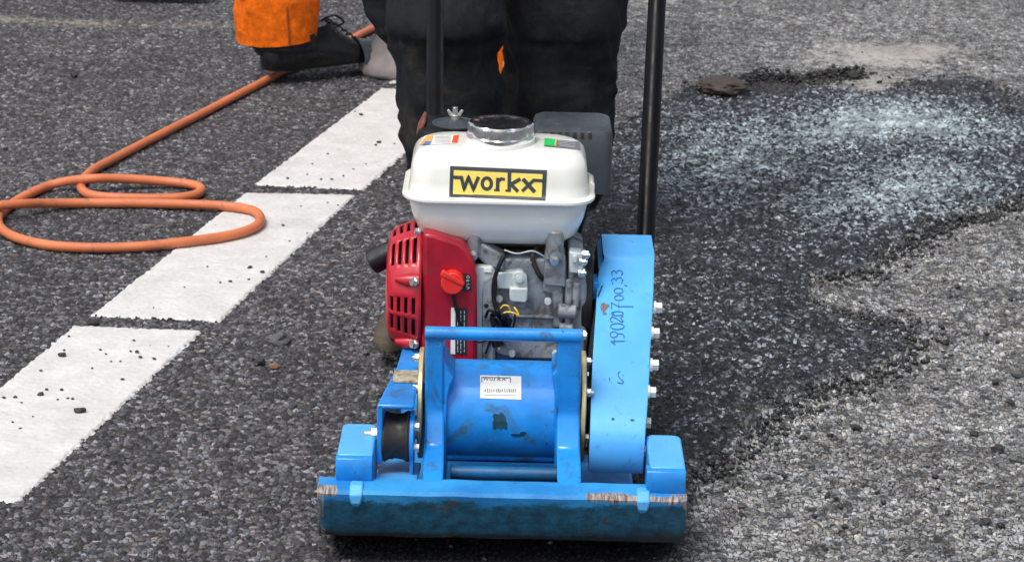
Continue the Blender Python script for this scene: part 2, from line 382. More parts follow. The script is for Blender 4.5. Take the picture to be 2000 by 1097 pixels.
def grid_ground():
    ys = [2.5]
    while ys[-1] < 9.6: ys.append(ys[-1]+.0022*(ys[-1]/3)**1.3)
    ys = [-30, -8, -2, 0, 1.2, 2.0, 2.3] + ys + [9.8, 10.3, 11, 13, 18, 30, 60, 130, 300]
    ys = np.array(ys)
    us = np.concatenate([[-60, -20, -7, -3, -1.6, -1.25], np.linspace(-1.02, 1.02, 1000), [1.25, 1.6, 3, 7, 20, 60]])
    hw = np.where(ys < 2.5, .30*2.5+.02, np.where(ys > 9.6, .30*9.6, .30*ys))  # half width of the finely meshed part
    X = us[None, :]*hw[:, None]; Y = np.repeat(ys[:, None], len(us), 1)
    nr, nc = X.shape
    co = np.zeros((nr*nc, 3), np.float32); co[:, 0] = X.ravel(); co[:, 1] = Y.ravel()
    P = co[:, :2].astype(np.float64)
    idx = np.arange(nr*nc).reshape(nr, nc)
    f = np.stack([idx[:-1, :-1], idx[:-1, 1:], idx[1:, 1:], idx[1:, :-1]], -1).reshape(-1, 4)
    me = bpy.data.meshes.new('road_surface')
    me.vertices.add(len(co)); me.vertices.foreach_set('co', co.ravel())
    me.loops.add(f.size); me.loops.foreach_set('vertex_index', f.ravel().astype(np.int32))
    me.polygons.add(len(f)); me.polygons.foreach_set('loop_start', (np.arange(len(f))*4).astype(np.int32))
    me.polygons.foreach_set('use_smooth', np.ones(len(f), bool))
    me.update()
    def att(name, a):
        q = me.attributes.new(name, 'FLOAT', 'POINT'); q.data.foreach_set('value', a.astype(np.float32))
    sm = lambda d, w_: np.clip(.5-d/(2*w_), 0, 1)
    att('patch', sm(seg_dist(P, patch), .07))
    att('patch2', sm(seg_dist(P, patch), .11))
    att('rightz', sm(seg_dist(P, right_zone), .12))
    a = np.zeros(len(P))
    for poly, k in powder: a = np.maximum(a, k*sm(seg_dist(P, poly), .22))
    att('powder', a)
    a = np.zeros(len(P))
    for poly in tan: a = np.maximum(a, sm(seg_dist(P, poly), .20))
    att('tan', a)
    a = np.zeros(len(P))
    for poly in dark_ridge: a = np.maximum(a, sm(seg_dist(P, poly), .08))
    att('ridge', a)
    a = np.zeros(len(P))
    for poly, k in chalk: a = np.maximum(a, k*np.clip(1-seg_dist(P, poly, False)/.06, 0, 1))
    att('chalk', a)
    att('plate_shade', sm(seg_dist(P, plate_shade), .05))
    return me

def ground_material():
    k = NT('asphalt'); k.m.displacement_method = 'DISPLACEMENT'
    p0 = k.obj()
    wn = k.n('ShaderNodeTexNoise'); wn.inputs['Scale'].default_value = 70; wn.inputs['Detail'].default_value = 2; k.l(p0, wn.inputs['Vector'])
    sub = k.n('ShaderNodeVectorMath', operation='SUBTRACT'); k.l(wn.outputs['Color'], sub.inputs[0]); sub.inputs[1].default_value = (.5, .5, .5)
    scl = k.n('ShaderNodeVectorMath', operation='SCALE'); k.l(sub.outputs[0], scl.inputs[0]); scl.inputs['Scale'].default_value = .010
    add = k.n('ShaderNodeVectorMath', operation='ADD'); k.l(p0, add.inputs[0]); k.l(scl.outputs[0], add.inputs[1]); p = add.outputs[0]
    def vor(sc):
        a = k.n('ShaderNodeTexVoronoi', voronoi_dimensions='2D', feature='DISTANCE_TO_EDGE'); a.inputs['Scale'].default_value = sc; k.l(p, a.inputs['Vector'])
        b = k.n('ShaderNodeTexVoronoi', voronoi_dimensions='2D', feature='F1'); b.inputs['Scale'].default_value = sc; k.l(p, b.inputs['Vector'])
        s_ = k.n('ShaderNodeSeparateColor'); k.l(b.outputs['Color'], s_.inputs[0])
        return a.outputs['Distance'], s_.outputs[0], s_.outputs[1], s_.outputs[2]
    dA, rA, gA, bA = vor(132); dB, rB, gB, bB = vor(136); dC, rC, gC, bC = vor(165)
    big = k.noise(1.6, 5, .6, p0); mid = k.noise(9, 5, .65, p0); fine = k.noise(420, 3, .65, p0); md2 = k.noise(38, 4, .65, p0)
    jit = k.math('SUBTRACT', md2, .5); jit2 = k.math('SUBTRACT', mid, .5)
    patch_ = k.ss(k.math('ADD', k.attr('patch'), k.math('ADD', k.math('MULTIPLY', jit, .9), k.math('MULTIPLY', jit2, .6))), .45, .56)
    right_ = k.ss(k.math('ADD', k.attr('rightz'), k.math('ADD', k.math('MULTIPLY', jit, .5), k.math('MULTIPLY', jit2, .5))), .40, .62)
    ridge_ = k.ss(k.math('ADD', k.attr('ridge'), k.math('MULTIPLY', jit, .9)), .45, .6)
    powd = k.math('MULTIPLY', k.attr('powder'), 1.0)
    tan_ = k.ss(k.math('ADD', k.attr('tan'), k.math('MULTIPLY', k.math('ADD', jit, jit2), .6)), .38, .78)
    # A: dark dense asphalt
    stA = k.ramp(rA, [(0, .020), (.35, .048), (.7, .095), (.92, .17), (1, .30)])
    tA = k.mix(gA, (1.12, .99, .96), (.92, .99, 1.14))
    cA = k.mix(1.0, stA, tA, 'MULTIPLY')
    cA = k.mix(k.ss(dA, .01, .09), (.006, .006, .007), cA)
    cA = k.mix(1.0, cA, k.ss(big, .3, .7, .85, 1.2), 'MULTIPLY')
    # B: old worn light asphalt
    stB = k.ramp(rB, [(0, .08), (.25, .18), (.6, .30), (.9, .43), (1, .56)])
    tB = k.mix(gB, (1.07, 1.0, .91), (.92, .99, 1.06)); cB = k.mix(1.0, stB, tB, 'MULTIPLY')
    cB = k.mix(k.ss(dB, .02, .13), (.012, .013, .015), cB)
    cB = k.mix(1.0, cB, k.ss(md2, .28, .62, .35, 1.1), 'MULTIPLY')
    cB = k.mix(1.0, cB, k.ss(mid, .32, .6, .6, 1.1), 'MULTIPLY')
    # C: fresh loose asphalt
    stC = k.ramp(rC, [(0, .008), (.45, .020), (.78, .055), (.93, .16), (1, .36)])
    cC = k.mix(1.0, stC, k.mix(gC, (.98, .98, 1.06), (.84, .97, 1.2)), 'MULTIPLY')
    cC = k.mix(k.ss(dC, .0, .09), (.006, .006, .008), cC)
    pw = k.ss(k.math('ADD', k.math('MULTIPLY', powd, 1.12), k.math('ADD', k.math('MULTIPLY', k.math('SUBTRACT', rC, .5), .75), k.math('ADD', k.math('MULTIPLY', jit, .7), k.math('MULTIPLY', jit2, .5)))), .25, 1.0)
    cC = k.mix(k.math('MULTIPLY', pw, .9), cC, k.mix(bC, (.24, .30, .33), (.60, .70, .73)))
    cC = k.mix(1.0, cC, k.ss(k.noise(14, 5, .7, p0), .35, .6, .45, 1.15), 'MULTIPLY')
    cC = k.mix(ridge_, cC, k.mix(rC, (.008, .008, .009), (.05, .048, .05)))
    cB = k.mix(k.math('MULTIPLY', tan_, .88), cB, k.mix(fine, (.32, .295, .265), (.44, .415, .38)))
    pmap = k.n('ShaderNodeMapping'); pmap.inputs['Scale'].default_value = (.75, 1.1, 1); k.l(p0, pmap.inputs[0])
    pit = k.ss(k.noise(88, 4, .65, pmap.outputs[0]), .55, .64)
    wearn = k.ss(k.noise(3.2, 4, .6, p0), .35, .65, .82, 1.12)
    cA = k.mix(k.math('MULTIPLY', pit, .8), cA, (.006, .006, .007)); cB = k.mix(k.math('MULTIPLY', pit, .85), cB, (.02, .02, .022))
    cB = k.mix(1.0, cB, k.mix(.0, wearn, wearn), 'MULTIPLY')
    c = k.mix(right_, cA, cB); c = k.mix(patch_, c, cC)
    c = k.mix(ridge_, c, k.mix(rC, (.008, .008, .009), (.05, .048, .05)))
    chk = k.math('MULTIPLY', k.math('MULTIPLY', k.attr('chalk'), k.ss(md2, .4, .6)), .7)
    c = k.mix(chk, c, (.36, .34, .25))
    plate_shade_ = k.ss(k.math('ADD', k.attr('plate_shade'), k.math('MULTIPLY', k.math('ADD', jit, jit2), .8)), .3, .75)
    c = k.mix(k.math('MULTIPLY', plate_shade_, .93), c, (.006, .006, .007))
    k.l(c, k.b.inputs['Base Color'])
    rr = k.mix(patch_, .78, k.ss(rC, .3, .9, .42, .7)); k.l(rr, k.b.inputs['Roughness'])
    k.b.inputs['Specular IOR Level'].default_value = .45
    # relief
    hA = k.math('MULTIPLY', k.math('MULTIPLY', k.ss(dA, 0, .22), k.ss(gA, 0, 1, .25, 1.0)), .0044)
    hB = k.math('MULTIPLY', k.math('MULTIPLY', k.ss(dB, 0, .24), k.ss(bB, 0, 1, .25, 1.0)), .0046)
    hB = k.math('MULTIPLY', hB, k.math('SUBTRACT', 1.0, k.math('MULTIPLY', tan_, .8)))
    hC = k.math('ADD', k.math('MULTIPLY', k.math('MULTIPLY', k.ss(dC, 0, .35), k.ss(bC, 0, 1, .2, 1.0)), .0045), k.math('ADD', k.math('MULTIPLY', md2, .014), k.math('ADD', k.math('MULTIPLY', mid, .022), -.006)))
    pd = k.ss(k.attr('patch2'), .12, .88)
    hx = k.mix(right_, hA, hB); hL = k.math('SUBTRACT', hC, .0065); hx = k.mix(patch_, hx, k.math('ADD', hL, k.math('MULTIPLY', pd, .0065)))
    h = k.math('ADD', hx, k.math('MULTIPLY', ridge_, k.math('MULTIPLY', rC, .007)))
    h = k.math('ADD', h, k.math('MULTIPLY', fine, .0007)); h = k.math('ADD', h, k.math('MULTIPLY', mid, .002))
    dn = k.n('ShaderNodeDisplacement'); dn.inputs['Midlevel'].default_value = 0; dn.inputs['Scale'].default_value = 1
    k.l(h, dn.inputs['Height']); k.l(dn.outputs[0], k.out.inputs['Displacement'])
    return k.m
gme = grid_ground()
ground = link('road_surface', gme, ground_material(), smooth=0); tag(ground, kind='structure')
ground.location.z = -.0045

# ------------------------------------------------------------------ white road markings
def paint_material():
    k = NT('white_road_paint'); p = k.obj()
    n1 = k.noise(18, 5, .65, p); n2 = k.noise(110, 5, .7, p); 
    mp = k.n('ShaderNodeMapping'); mp.inputs['Rotation'].default_value = (0, 0, .3); mp.inputs['Scale'].default_value = (.6, 2.4, 1); k.l(p, mp.inputs[0])
    n3 = k.noise(50, 6, .72, mp.outputs[0])
    c = k.mix(k.ss(n1, .35, .7), (.56, .555, .54), (.66, .655, .635))
    c = k.mix(k.math('MULTIPLY', k.ss(n3, .56, .68), .55), c, (.42, .40, .37))
    sp = k.ss(n2, .66, .70)
    c = k.mix(k.math('MULTIPLY', sp, .85), c, (.06, .058, .055))
    n5 = k.noise(7, 5, .65, p); c = k.mix(k.math('MULTIPLY', k.ss(n5, .48, .68), .35), c, (.44, .43, .41))
    k.l(c, k.b.inputs['Base Color']); k.b.inputs['Roughness'].default_value = .7
    k.bump(k.math('ADD', n2, k.noise(330, 3, .6, p)), .45, .0015); return k.m
PAINT = paint_material()
def marking(quad, fade=0.0):
    a, b, c, d = [np.array(G(x, y).xy) for x, y in quad]   # near left, near right, far right, far left
    L = np.linalg.norm(d-a); Wd = np.linalg.norm(b-a); nu = int(Wd/.0018); nv = int(L/.0028)
    v = []; keep = []
    for j in range(nv+1):
        for i in range(nu+1):
            s_, t_ = i/nu, j/nv
            q = (a*(1-s_)+b*s_)*(1-t_)+(d*(1-s_)+c*s_)*t_
            e = min(s_, 1-s_)*Wd; e = min(e, min(t_, 1-t_)*L)
            nz = noise.noise(Vector((q[0]*75, q[1]*75, 1)))*.0040+noise.noise(Vector((q[0]*170, q[1]*170, 5)))*.0050+.002
            m_ = e-nz
            hole = noise.noise(Vector((q[0]*60, q[1]*60, 9))) > .80-.4*max(0, 1-e/.03)*0-.0
            keep.append(m_ > 0 and not hole)
            z = .0012+.0012*min(1, max(0, m_/.004))+.0009*noise.noise(Vector((q[0]*110, q[1]*110, 3)))
            if m_ < .003: z -= .0022
            v.append((q[0], q[1], z))
    f = []; n = nu+1
    for j in range(nv):
        for i in range(nu):
            q = (j*n+i, j*n+i+1, (j+1)*n+i+1, (j+1)*n+i)
            if sum(keep[t] for t in q) >= 3: f.append(q)
    me = bpy.data.meshes.new('road_marking'); me.from_pydata(v, [], f); me.update()
    o = link('road_marking', me, PAINT, smooth=60)
    return tag(o, kind='structure')
marking([(-255, 966), (37, 983), (399, 646), (143, 636)])
marking([(173, 618), (431, 629), (697, 381), (478, 377)])
marking([(493, 362), (711, 372), (930, 182), (744, 173)])
marking([(757, 163), (945, 168), (1078, 45), (915, 35)])

# ------------------------------------------------------------------ stones
def rock_mesh(seed, sub=2, flat=.65, amp=1.0):
    bm = bmesh.new(); bmesh.ops.create_icosphere(bm, subdivisions=sub, radius=1); o = Vector((seed*3.1, seed*1.7, 0))
    for v in bm.verts:
        d = v.co.normalized(); k = 1+amp*(.55*noise.noise(d*1.3+o)+.22*noise.noise(d*3.4+o))+(.10*noise.noise(d*9+o) if sub > 3 else 0)
        v.co = d*k; v.co.z *= flat; v.co.x *= 1.15
    me = bpy.data.meshes.new('stone'); bm.to_mesh(me); bm.free(); return me
def stone_mat(name, a, b):
    k = NT(name); p = k.pos(); n = k.noise(160, 5, .7, p)
    k.l(k.mix(n, a, b), k.b.inputs['Base Color']); k.b.inputs['Roughness'].default_value = .7; k.bump(n, .7, .002); return k.m
SM = {'d': stone_mat('asphalt_crumb', (.008, .009, .010), (.05, .05, .045)), 'g': stone_mat('grey_stone', (.05, .055, .06), (.14, .14, .13)),
      'b': stone_mat('brown_stone', (.16, .09, .045), (.30, .17, .09)), 't': stone_mat('pale_stone', (.28, .25, .2), (.4, .36, .3)),
      'c': stone_mat('brown_asphalt_clump', (.02, .016, .014), (.085, .068, .056))}
def stone(px, py, wpx, kind, label, grp, sub=2, z=0.0, asp=.8, name='asphalt_crumb', flat=.65):
    q = G(px, py, .004); sc = F/((q.y*math.cos(TH)+H*math.sin(TH)))
    r = wpx/sc/2
    me = rock_mesh(random.random()*50, sub, flat, .45 if kind == 'c' else 1.0)
    o = link(name, me, SM[kind], smooth=30); o.scale = (r, r*asp, r); o.rotation_euler.z = random.uniform(-.6, .6)
    o.location = (q.x, q.y, z+r*flat*.55+(.014 if kind == 'c' else 0))
    tag(o, label, 'stone', grp); return o
L1 = 'small dark asphalt crumb lying on the white marking nearest the camera'
for x, y, s in [(121, 694, 16), (268, 687, 9), (274, 697, 8), (80, 770, 13), (30, 775, 8), (142, 778, 7), (132, 777, 6), (239, 740, 8), (8, 776, 8), (196, 682, 6), (207, 690, 5), (262, 664, 6),
                (91, 760, 8), (121, 760, 7), (125, 683, 6), (80, 723, 6), (255, 685, 6), (217, 705, 5), (260, 790, 6), (42, 785, 5), (64, 812, 5), (25, 823, 6), (113, 779, 5), (180, 718, 5), (135, 656, 6), (301, 700, 9), (235, 705, 5)]:
    stone(x, y, s, 'd', L1, 'dark crumbs on the nearest white marking', 1, .003)
stone(156, 803, 19, 'd', 'largest dark crumb on the nearest white marking, low in the middle', 'dark crumbs on the nearest white marking', 2, .003)
L2 = 'small dark asphalt crumb on the white marking crossed by the hose'
for x, y, s in [(488, 522, 9), (512, 531, 10), (450, 549, 7), (430, 551, 5), (553, 440, 7), (486, 545, 5), (565, 470, 4), (600, 455, 4), (520, 500, 4), (630, 470, 5), (405, 520, 4), (360, 560, 4), (300, 600, 4), (588, 402, 4), (640, 395, 4), (660, 400, 4)]:
    stone(x, y, s, 'd', L2, 'dark crumbs on the middle white marking', 1, .003)
L3 = 'small dark asphalt crumb on the white marking beside the operator'
for x, y, s in [(705, 224, 9), (648, 350, 6), (627, 350, 6), (671, 343, 5), (740, 278, 9), (734, 283, 6), (562, 348, 6), (690, 330, 4), (715, 320, 4), (610, 320, 4), (600, 340, 4), (640, 300, 4)]:
    stone(x, y, s, 'd', L3, 'dark crumbs on the far white marking', 1, .003)
stone(184, 630, 17, 'd', 'black crumb in the gap at the corner of the nearest white marking', None, 2, .001)
stone(145, 147, 18, 'd', 'lone black crumb on the dark asphalt far behind the hose', None, 2, .001)
stone(547, 665, 38, 'g', 'broad grey stone on the asphalt left of the red engine cover', None, 3, .0, .8, 'stone')
stone(536, 713, 16, 'b', 'small orange-brown pebble left of the machine', None, 2, .001, .9, 'pebble')
stone(507, 705, 20, 'd', 'dark stone just left of the orange-brown pebble', None, 2, .001, .9, 'stone')
stone(395, 684, 10, 't', 'tiny pale pebble beside the nearest white marking', None, 2, .001, .9, 'pebble')
stone(680, 639, 22, 'g', 'flat dark grey stone close to the left side of the engine', None, 2, .0, .8, 'stone', .4)
L4 = 'dark loose stone on the pale worn asphalt at right'
for x, y, s in [(1672, 833, 19), (1903, 845, 18), (1950, 875, 22), (1985, 895, 22), (1925, 1018, 22), (1945, 745, 16), (1975, 785, 15), (1870, 558, 12), (1985, 730, 22), (1450, 985, 16), (1710, 700, 12), (1840, 930, 10)]:
    stone(x, y, s, 'd' if random.random() < .6 else 'g', L4, 'dark loose stones on the pale asphalt', 2, .001, .85, 'stone')
stone(1408, 185, 88, 'c', 'large flat brown clump of asphalt at the far edge of the black patch', None, 4, .0, .9, 'asphalt_clump', .40)
stone(1455, 180, 30, 'd', 'black lump touching the right end of the brown clump', None, 3, .0, .8, 'asphalt_clump')
stone(1668, 150, 26, 'd', 'dark lump on the beige dusty patch at upper right', None, 3, .0, .8, 'asphalt_clump')

# loose gravel of the fresh patch: nobody could count it
def gravel(name, n, polytest, smin, smax, mat, base=0.0):
    t = (1+5**.5)/2
    iv = np.array([(-1, t, 0), (1, t, 0), (-1, -t, 0), (1, -t, 0), (0, -1, t), (0, 1, t), (0, -1, -t), (0, 1, -t), (t, 0, -1), (t, 0, 1), (-t, 0, -1), (-t, 0, 1)])/math.sqrt(1+t*t)
    fc = np.array([(0, 11, 5), (0, 5, 1), (0, 1, 7), (0, 7, 10), (0, 10, 11), (1, 5, 9), (5, 11, 4), (11, 10, 2), (10, 7, 6), (7, 1, 8), (3, 9, 4), (3, 4, 2), (3, 2, 6), (3, 6, 8), (3, 8, 9), (4, 9, 5), (2, 4, 11), (6, 2, 10), (8, 6, 7), (9, 8, 1)])
    P = polytest(n); n = len(P)
    s_ = smin+(smax-smin)*rng.random(n)**2.2
    V = iv[None]*(1+.5*(rng.random((n, 12, 1))-.5)); V = V*np.stack([np.ones(n)*1.2, .75+.4*rng.random(n), .45+.35*rng.random(n)], -1)[:, None, :]
    a = rng.random(n)*6.28; b = (rng.random(n)-.5)*1.2
    ca, sa, cb, sb = np.cos(a), np.sin(a), np.cos(b), np.sin(b)
    x, y, z = V[..., 0], V[..., 1], V[..., 2]
    x, z = x*cb[:, None]-z*sb[:, None], x*sb[:, None]+z*cb[:, None]
    x, y = x*ca[:, None]-y*sa[:, None], x*sa[:, None]+y*ca[:, None]
    V = np.stack([x, y, z], -1)*s_[:, None, None]
    V[..., 0] += P[:, :1]; V[..., 1] += P[:, 1:2]; V[..., 2] += (base+P[:, 2:3]+s_[:, None]*.35)
    co = V.reshape(-1, 3).astype(np.float32); f = (fc[None]+12*np.arange(n)[:, None, None]).reshape(-1, 3)
    me = bpy.data.meshes.new(name); me.vertices.add(len(co)); me.vertices.foreach_set('co', co.ravel())
    me.loops.add(f.size); me.loops.foreach_set('vertex_index', f.ravel().astype(np.int32))
    me.polygons.add(len(f)); me.polygons.foreach_set('loop_start', (np.arange(len(f))*3).astype(np.int32)); me.update()
    q = me.attributes.new('tone', 'FLOAT', 'POINT'); q.data.foreach_set('value', np.repeat(rng.random(n), 12).astype(np.float32))
    if P.shape[1] > 3:
        q = me.attributes.new('powder', 'FLOAT', 'POINT'); q.data.foreach_set('value', np.repeat(P[:, 3], 12).astype(np.float32))
    return link(name, me, mat, smooth=0)
def gravel_mat(name, stops, powder_=False):
    k = NT(name); t_ = k.attr('tone'); c = k.ramp(t_, stops)
    if powder_:
        n = k.noise(40, 3, .6, k.pos())
        f = k.ss(k.math('ADD', k.attr('powder'), k.math('ADD', k.math('MULTIPLY', k.math('SUBTRACT', t_, .5), .9), k.math('MULTIPLY', k.math('SUBTRACT', n, .5), .8))), .3, 1.05)
        c = k.mix(k.math('MULTIPLY', f, .85), c, (.46, .55, .58))
    k.l(c, k.b.inputs['Base Color']); k.b.inputs['Roughness'].default_value = .52; return k.m
def in_patch(n):
    out = []
    X = rng.random(n*3)*3.6-.2; Y = 2.9+rng.random(n*3)*3.6
    P = np.stack([X, Y], -1); d = seg_dist(P, patch)
    d = d+(rng.random(len(d))-.5)*.05+.03*np.sin(P[:, 0]*23)*np.cos(P[:, 1]*17)
    P = P[d < 0][:n]
    pw = np.zeros(len(P))
    for poly, k in powder: pw = np.maximum(pw, k*np.clip(.5-seg_dist(P, poly)/.44, 0, 1))
    return np.column_stack([P, np.full(len(P), .001), pw])
def along(lines, width, n, lift):
    res = []
    for (pl, wd, cnt, lf) in lines:
        pts = np.array(gp(pl)); seg = rng.integers(0, len(pts)-1, cnt); t_ = rng.random(cnt)
        q = pts[seg]*(1-t_[:, None])+pts[seg+1]*t_[:, None]
        o = rng.normal(size=(cnt, 2))*wd*(.6+1.1*rng.random((cnt, 1))**2); q = q+o
        lfz = lf*np.exp(-(np.hypot(o[:, 0], o[:, 1])/wd)**2)*rng.random(cnt)
        res.append(np.column_stack([q, lfz]))
    return np.concatenate(res)
gs = [(0, .005), (.45, .016), (.78, .05), (.93, .15), (1, .36)]
tag(gravel('loose_gravel', 36000, in_patch, .0014, .0052, gravel_mat('loose_asphalt_gravel', gs, True), .0045), 'loose black asphalt gravel covering the fresh road patch', 'gravel', kind='stuff')
ridges = [([(1440, 178), (1490, 160), (1560, 172)], .035, 2600, .035), ([(1372, 186), (1400, 178), (1445, 180)], .035, 420, .030), ([(1580, 158), (1625, 150), (1675, 145)], .022, 1100, .022), ([(1790, 170), (1850, 165)], .03, 250, .01),
          ([(1900, 178), (1960, 195), (2010, 220)], .07, 450, .008), ([(1780, 475), (1840, 440), (1930, 415), (2010, 380)], .028, 800, .010), ([(1600, 545), (1700, 525), (1780, 470)], .03, 420, .006),
          ([(1590, 610), (1690, 630), (1760, 660)], .035, 420, .004), ([(1450, 860), (1540, 780), (1700, 735)], .035, 600, .006), ([(1760, 665), (1755, 700), (1700, 735)], .03, 240, .004), ([(1350, 935), (1440, 868)], .035, 340, .006), ([(1560, 300), (1620, 290), (1690, 300)], .05, 400, .004), ([(1590, 470), (1610, 510)], .05, 250, .004), ([(1640, 640), (1850, 655)], .06, 160, .001),
          ([(1480, 850), (1780, 1000)], .09, 60, .001), ([(1300, 205), (1370, 190)], .03, 200, .006)]
tag(gravel('gravel_ridge', 0, lambda n: along(ridges, 0, 0, 0), .0014, .0060, gravel_mat('black_crumbs', [(0, .008), (.7, .025), (.93, .06), (1, .13)]), .0), 'black crumbs heaped along the ragged edge of the fresh patch', 'gravel', kind='stuff')
def scatter(n):
    X = rng.random(n)*3.6-1.8; Y = 2.85+rng.random(n)**1.3*4.5
    return np.column_stack([X, Y, np.full(n, -.0005)])
tag(gravel('scattered_grit', 0, lambda n: scatter(1300), .0012, .0050, gravel_mat('mixed_grit', [(0, .012), (.45, .04), (.75, .12), (.95, .28), (1, .4)]), .0), 'fine mixed grit scattered over the road surface', 'grit', kind='stuff')

# ------------------------------------------------------------------ orange hose
r_h = .0090
hp = [(1010, -90, 0), (900, -30, 0), (820, 12, 0), (726, 56, 0), (690, 74, 0), (655, 90, 0), (610, 112, 0), (560, 136, 0), (510, 161, 0), (455, 190, 0), (400, 219, 0), (330, 254, 0), (260, 290, 0), (205, 319, 0), (176, 336, 0), (160, 354, 0), (160, 370, 0), (180, 381, 0), (230, 386, 0), (300, 387, 0), (355, 385, 0), (387, 378, 0), (393, 368, 0), (372, 360, 0),
      (310, 353, .004), (240, 349, .012), (180, 349, .018), (130, 354, .008), (90, 364, 0), (50, 382, 0), (18, 402, 0), (-4, 424, 0), (2, 446, 0), (35, 465, 0), (90, 478, 0), (150, 483, 0), (220, 483, .0), (300, 479, .001), (370, 471, .003), (440, 461, .003), (490, 447, .003), (508, 430, .003), (495, 412, .003), (450, 403, .003), (380, 399, .002), (280, 397, 0), (170, 396, 0), (90, 397, .006), (30, 399, .018), (-30, 404, .018), (-120, 412, 0), (-300, 440, 0), (-600, 520, 0)]
hpts = []
for x, y, z in hp:
    q = G(x, y, r_h+z+.001); hpts.append(q)
hq = [p+Vector((.0016*noise.noise(p*9+Vector((0, 0, 5))), .0030*noise.noise(p*8), 0)) for p in spline(hpts, 9)]
mb = MB(); mb.tube(hq, r_h, 18)
tag(mb.build('hose', M['hose']), 'orange rubber hose looping over the asphalt and white marking', 'hose')

# ------------------------------------------------------------------ plate compactor
PC = empty('plate_compactor', (0, 3.25, 0)); tag(PC, 'blue plate compactor with white fuel tank and red engine cover', 'plate compactor')
def at(px, py, Y): return W(px, py, Y)
# base plate
bx0 = W(619, 990, 2.925).x; bx1 = W(1341, 1000, 2.925).x
def base_plate():
    N = 60
    zt = W(980, 963, 2.925).z; zl = W(980, 1052, 2.945).z
    prof = [(2.937, zt+.001), (2.925, zt), (2.922, zt-.005), (2.927, zt-.022), (2.934, zt-.042), (2.941, zl+.010), (2.946, zl), (2.955, zl-.002), (3.02, .018), (3.08, .004), (3.14, .002), (3.155, .006), (3.15, .028), (3.10, .032), (3.05, .040), (2.985, zt-.045), (2.972, zt-.006), (2.964, zt+.001), (2.95, zt+.001)]
    rings = []
    for i in range(N+1):
        x = bx0+(bx1-bx0)*i/N
        e = min(i, N-i)/N
        rings.append([Vector((x, y+(.004 if e == 0 else 0)*(1 if y < 3.2 else -1)+.0012*noise.noise(Vector((x*14, z*20, 0))), z+.0012*noise.noise(Vector((x*22, 3, z*9))))) for y, z in prof])
    mb = MB(); mb.loft(rings); me = mb.mesh('base_plate')
    e = me.attributes.new('edge', 'FLOAT', 'POINT'); g = me.attributes.new('grime_shade', 'FLOAT', 'POINT')
    n = len(prof)
    for vi in range(len(me.vertices)):
        pi = vi % n; i = vi//n; t_ = i/N
        ed = 0.0
        if pi in (0, 1, 2): ed = (.62 if t_ > .72 else (.22 if t_ > .05 else .6))
        if pi == 0 and t_ > .72: ed = .35
        if t_ < .03 or t_ > .985: ed = max(ed, .45)
        e.data[vi].value = ed
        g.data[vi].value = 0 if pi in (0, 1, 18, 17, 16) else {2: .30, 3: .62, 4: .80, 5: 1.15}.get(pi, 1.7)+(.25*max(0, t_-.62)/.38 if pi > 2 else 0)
    return link('base_plate', me, M['plate'], PC, 40)
bp = base_plate()
ztop = W(980, 963, 2.925).z
mb = MB(); mb.box((W(760, 900, 3.15).x, 3.13, .006), (W(1240, 900, 3.15).x, 3.52, .030)); mb.build('rear_plate', M['plate'], PC, .004)
# small weld tabs on the front face
for px in (695, 1258):
    a = W(px, 945, 2.92)
    mb = MB(); mb.loft([[Vector((a.x-w_, y, z)), Vector((a.x+w_, y, z)), Vector((a.x+w_, y+.016, z)), Vector((a.x-w_, y+.016, z))] for w_, y, z in ((.0085, 2.930, ztop+.005), (.0085, 2.918, ztop-.004), (.007, 2.919, ztop-.016), (.004, 2.926, ztop-.024))])
    mb.build('weld_tab', M['blue_lit'], PC, .002)
# lugs at both ends
def lug(x0, x1, yt, yb, yr, Yf):
    # solid block: flat top, rounded front hem, standing on the ends of the base plate
    z0 = ztop-.002; zr = W(x0, yr, Yf+.006).z
    d1 = ray((x0+x1)/2, yt); Yt = d1.y*(zr-H)/d1.z
    xa = W(x0-(15 if x0 < 900 else 0), yb, Yf).x; xb = min(W(x1, yt, Yt).x, bx1-.002); xt = W(x0, yt, Yt).x
    hh = zr-z0; front = [(Yf+.004, z0), (Yf+.001, z0+hh*.18), (Yf, z0+hh*.45), (Yf+.001, z0+hh*.75), (Yf+.004, z0+hh*.93), (Yf+.010, zr-.0012)]
    mb = MB(); mb.loft([[Vector((x, y, z)) for y, z in front+[(Yf+.024, zr-.0012), (Yf+.024, z0)]] for x in (xa, xb)]); hm = mb.build('lug_hem', M['blue'], PC, .0012)
    c = .010
    fr = [(xt, Yf+.012), (xb, Yf+.012), (xb, Yt-c), (xb-c*.3, Yt-c*.3), (xb-c, Yt), (xt+c*.7, Yt), (xt+c*.2, Yt-c*.2), (xt, Yt-c*.7)]
    mb = MB(); mb.ext([Vector((x, y, zr)) for x, y in fr], [Vector((x, y, z0-.035)) for x, y in fr])
    mb.build('lug_block', M['blue_lit'], PC, .003)
lug(670, 738, 826, 928, 890, 2.952)
lug(1262, 1340, 848, 957, 915, 2.934)
# engine deck: inverted channel carrying the engine
Yd = 3.005
zd = W(770, 790, Yd).z
fl = W(736, 795, Yd); brk = G(775, 714, zd)
xr = W(1150, 800, Yd).x
mb = MB()
xm = W(812, 800, 3.05).x
poly = [(fl.x, Yd), (xm, Yd), (xm, 3.55), (brk.x+.02, 3.55), (brk.x, brk.y)]
mb.ext([Vector((x, y, zd)) for x, y in poly], [Vector((x, y, zd-.007)) for x, y in poly])
mb.build('engine_deck', M['blue'], PC, .003)
mb = MB(); dz = W(736, 905, Yd).z
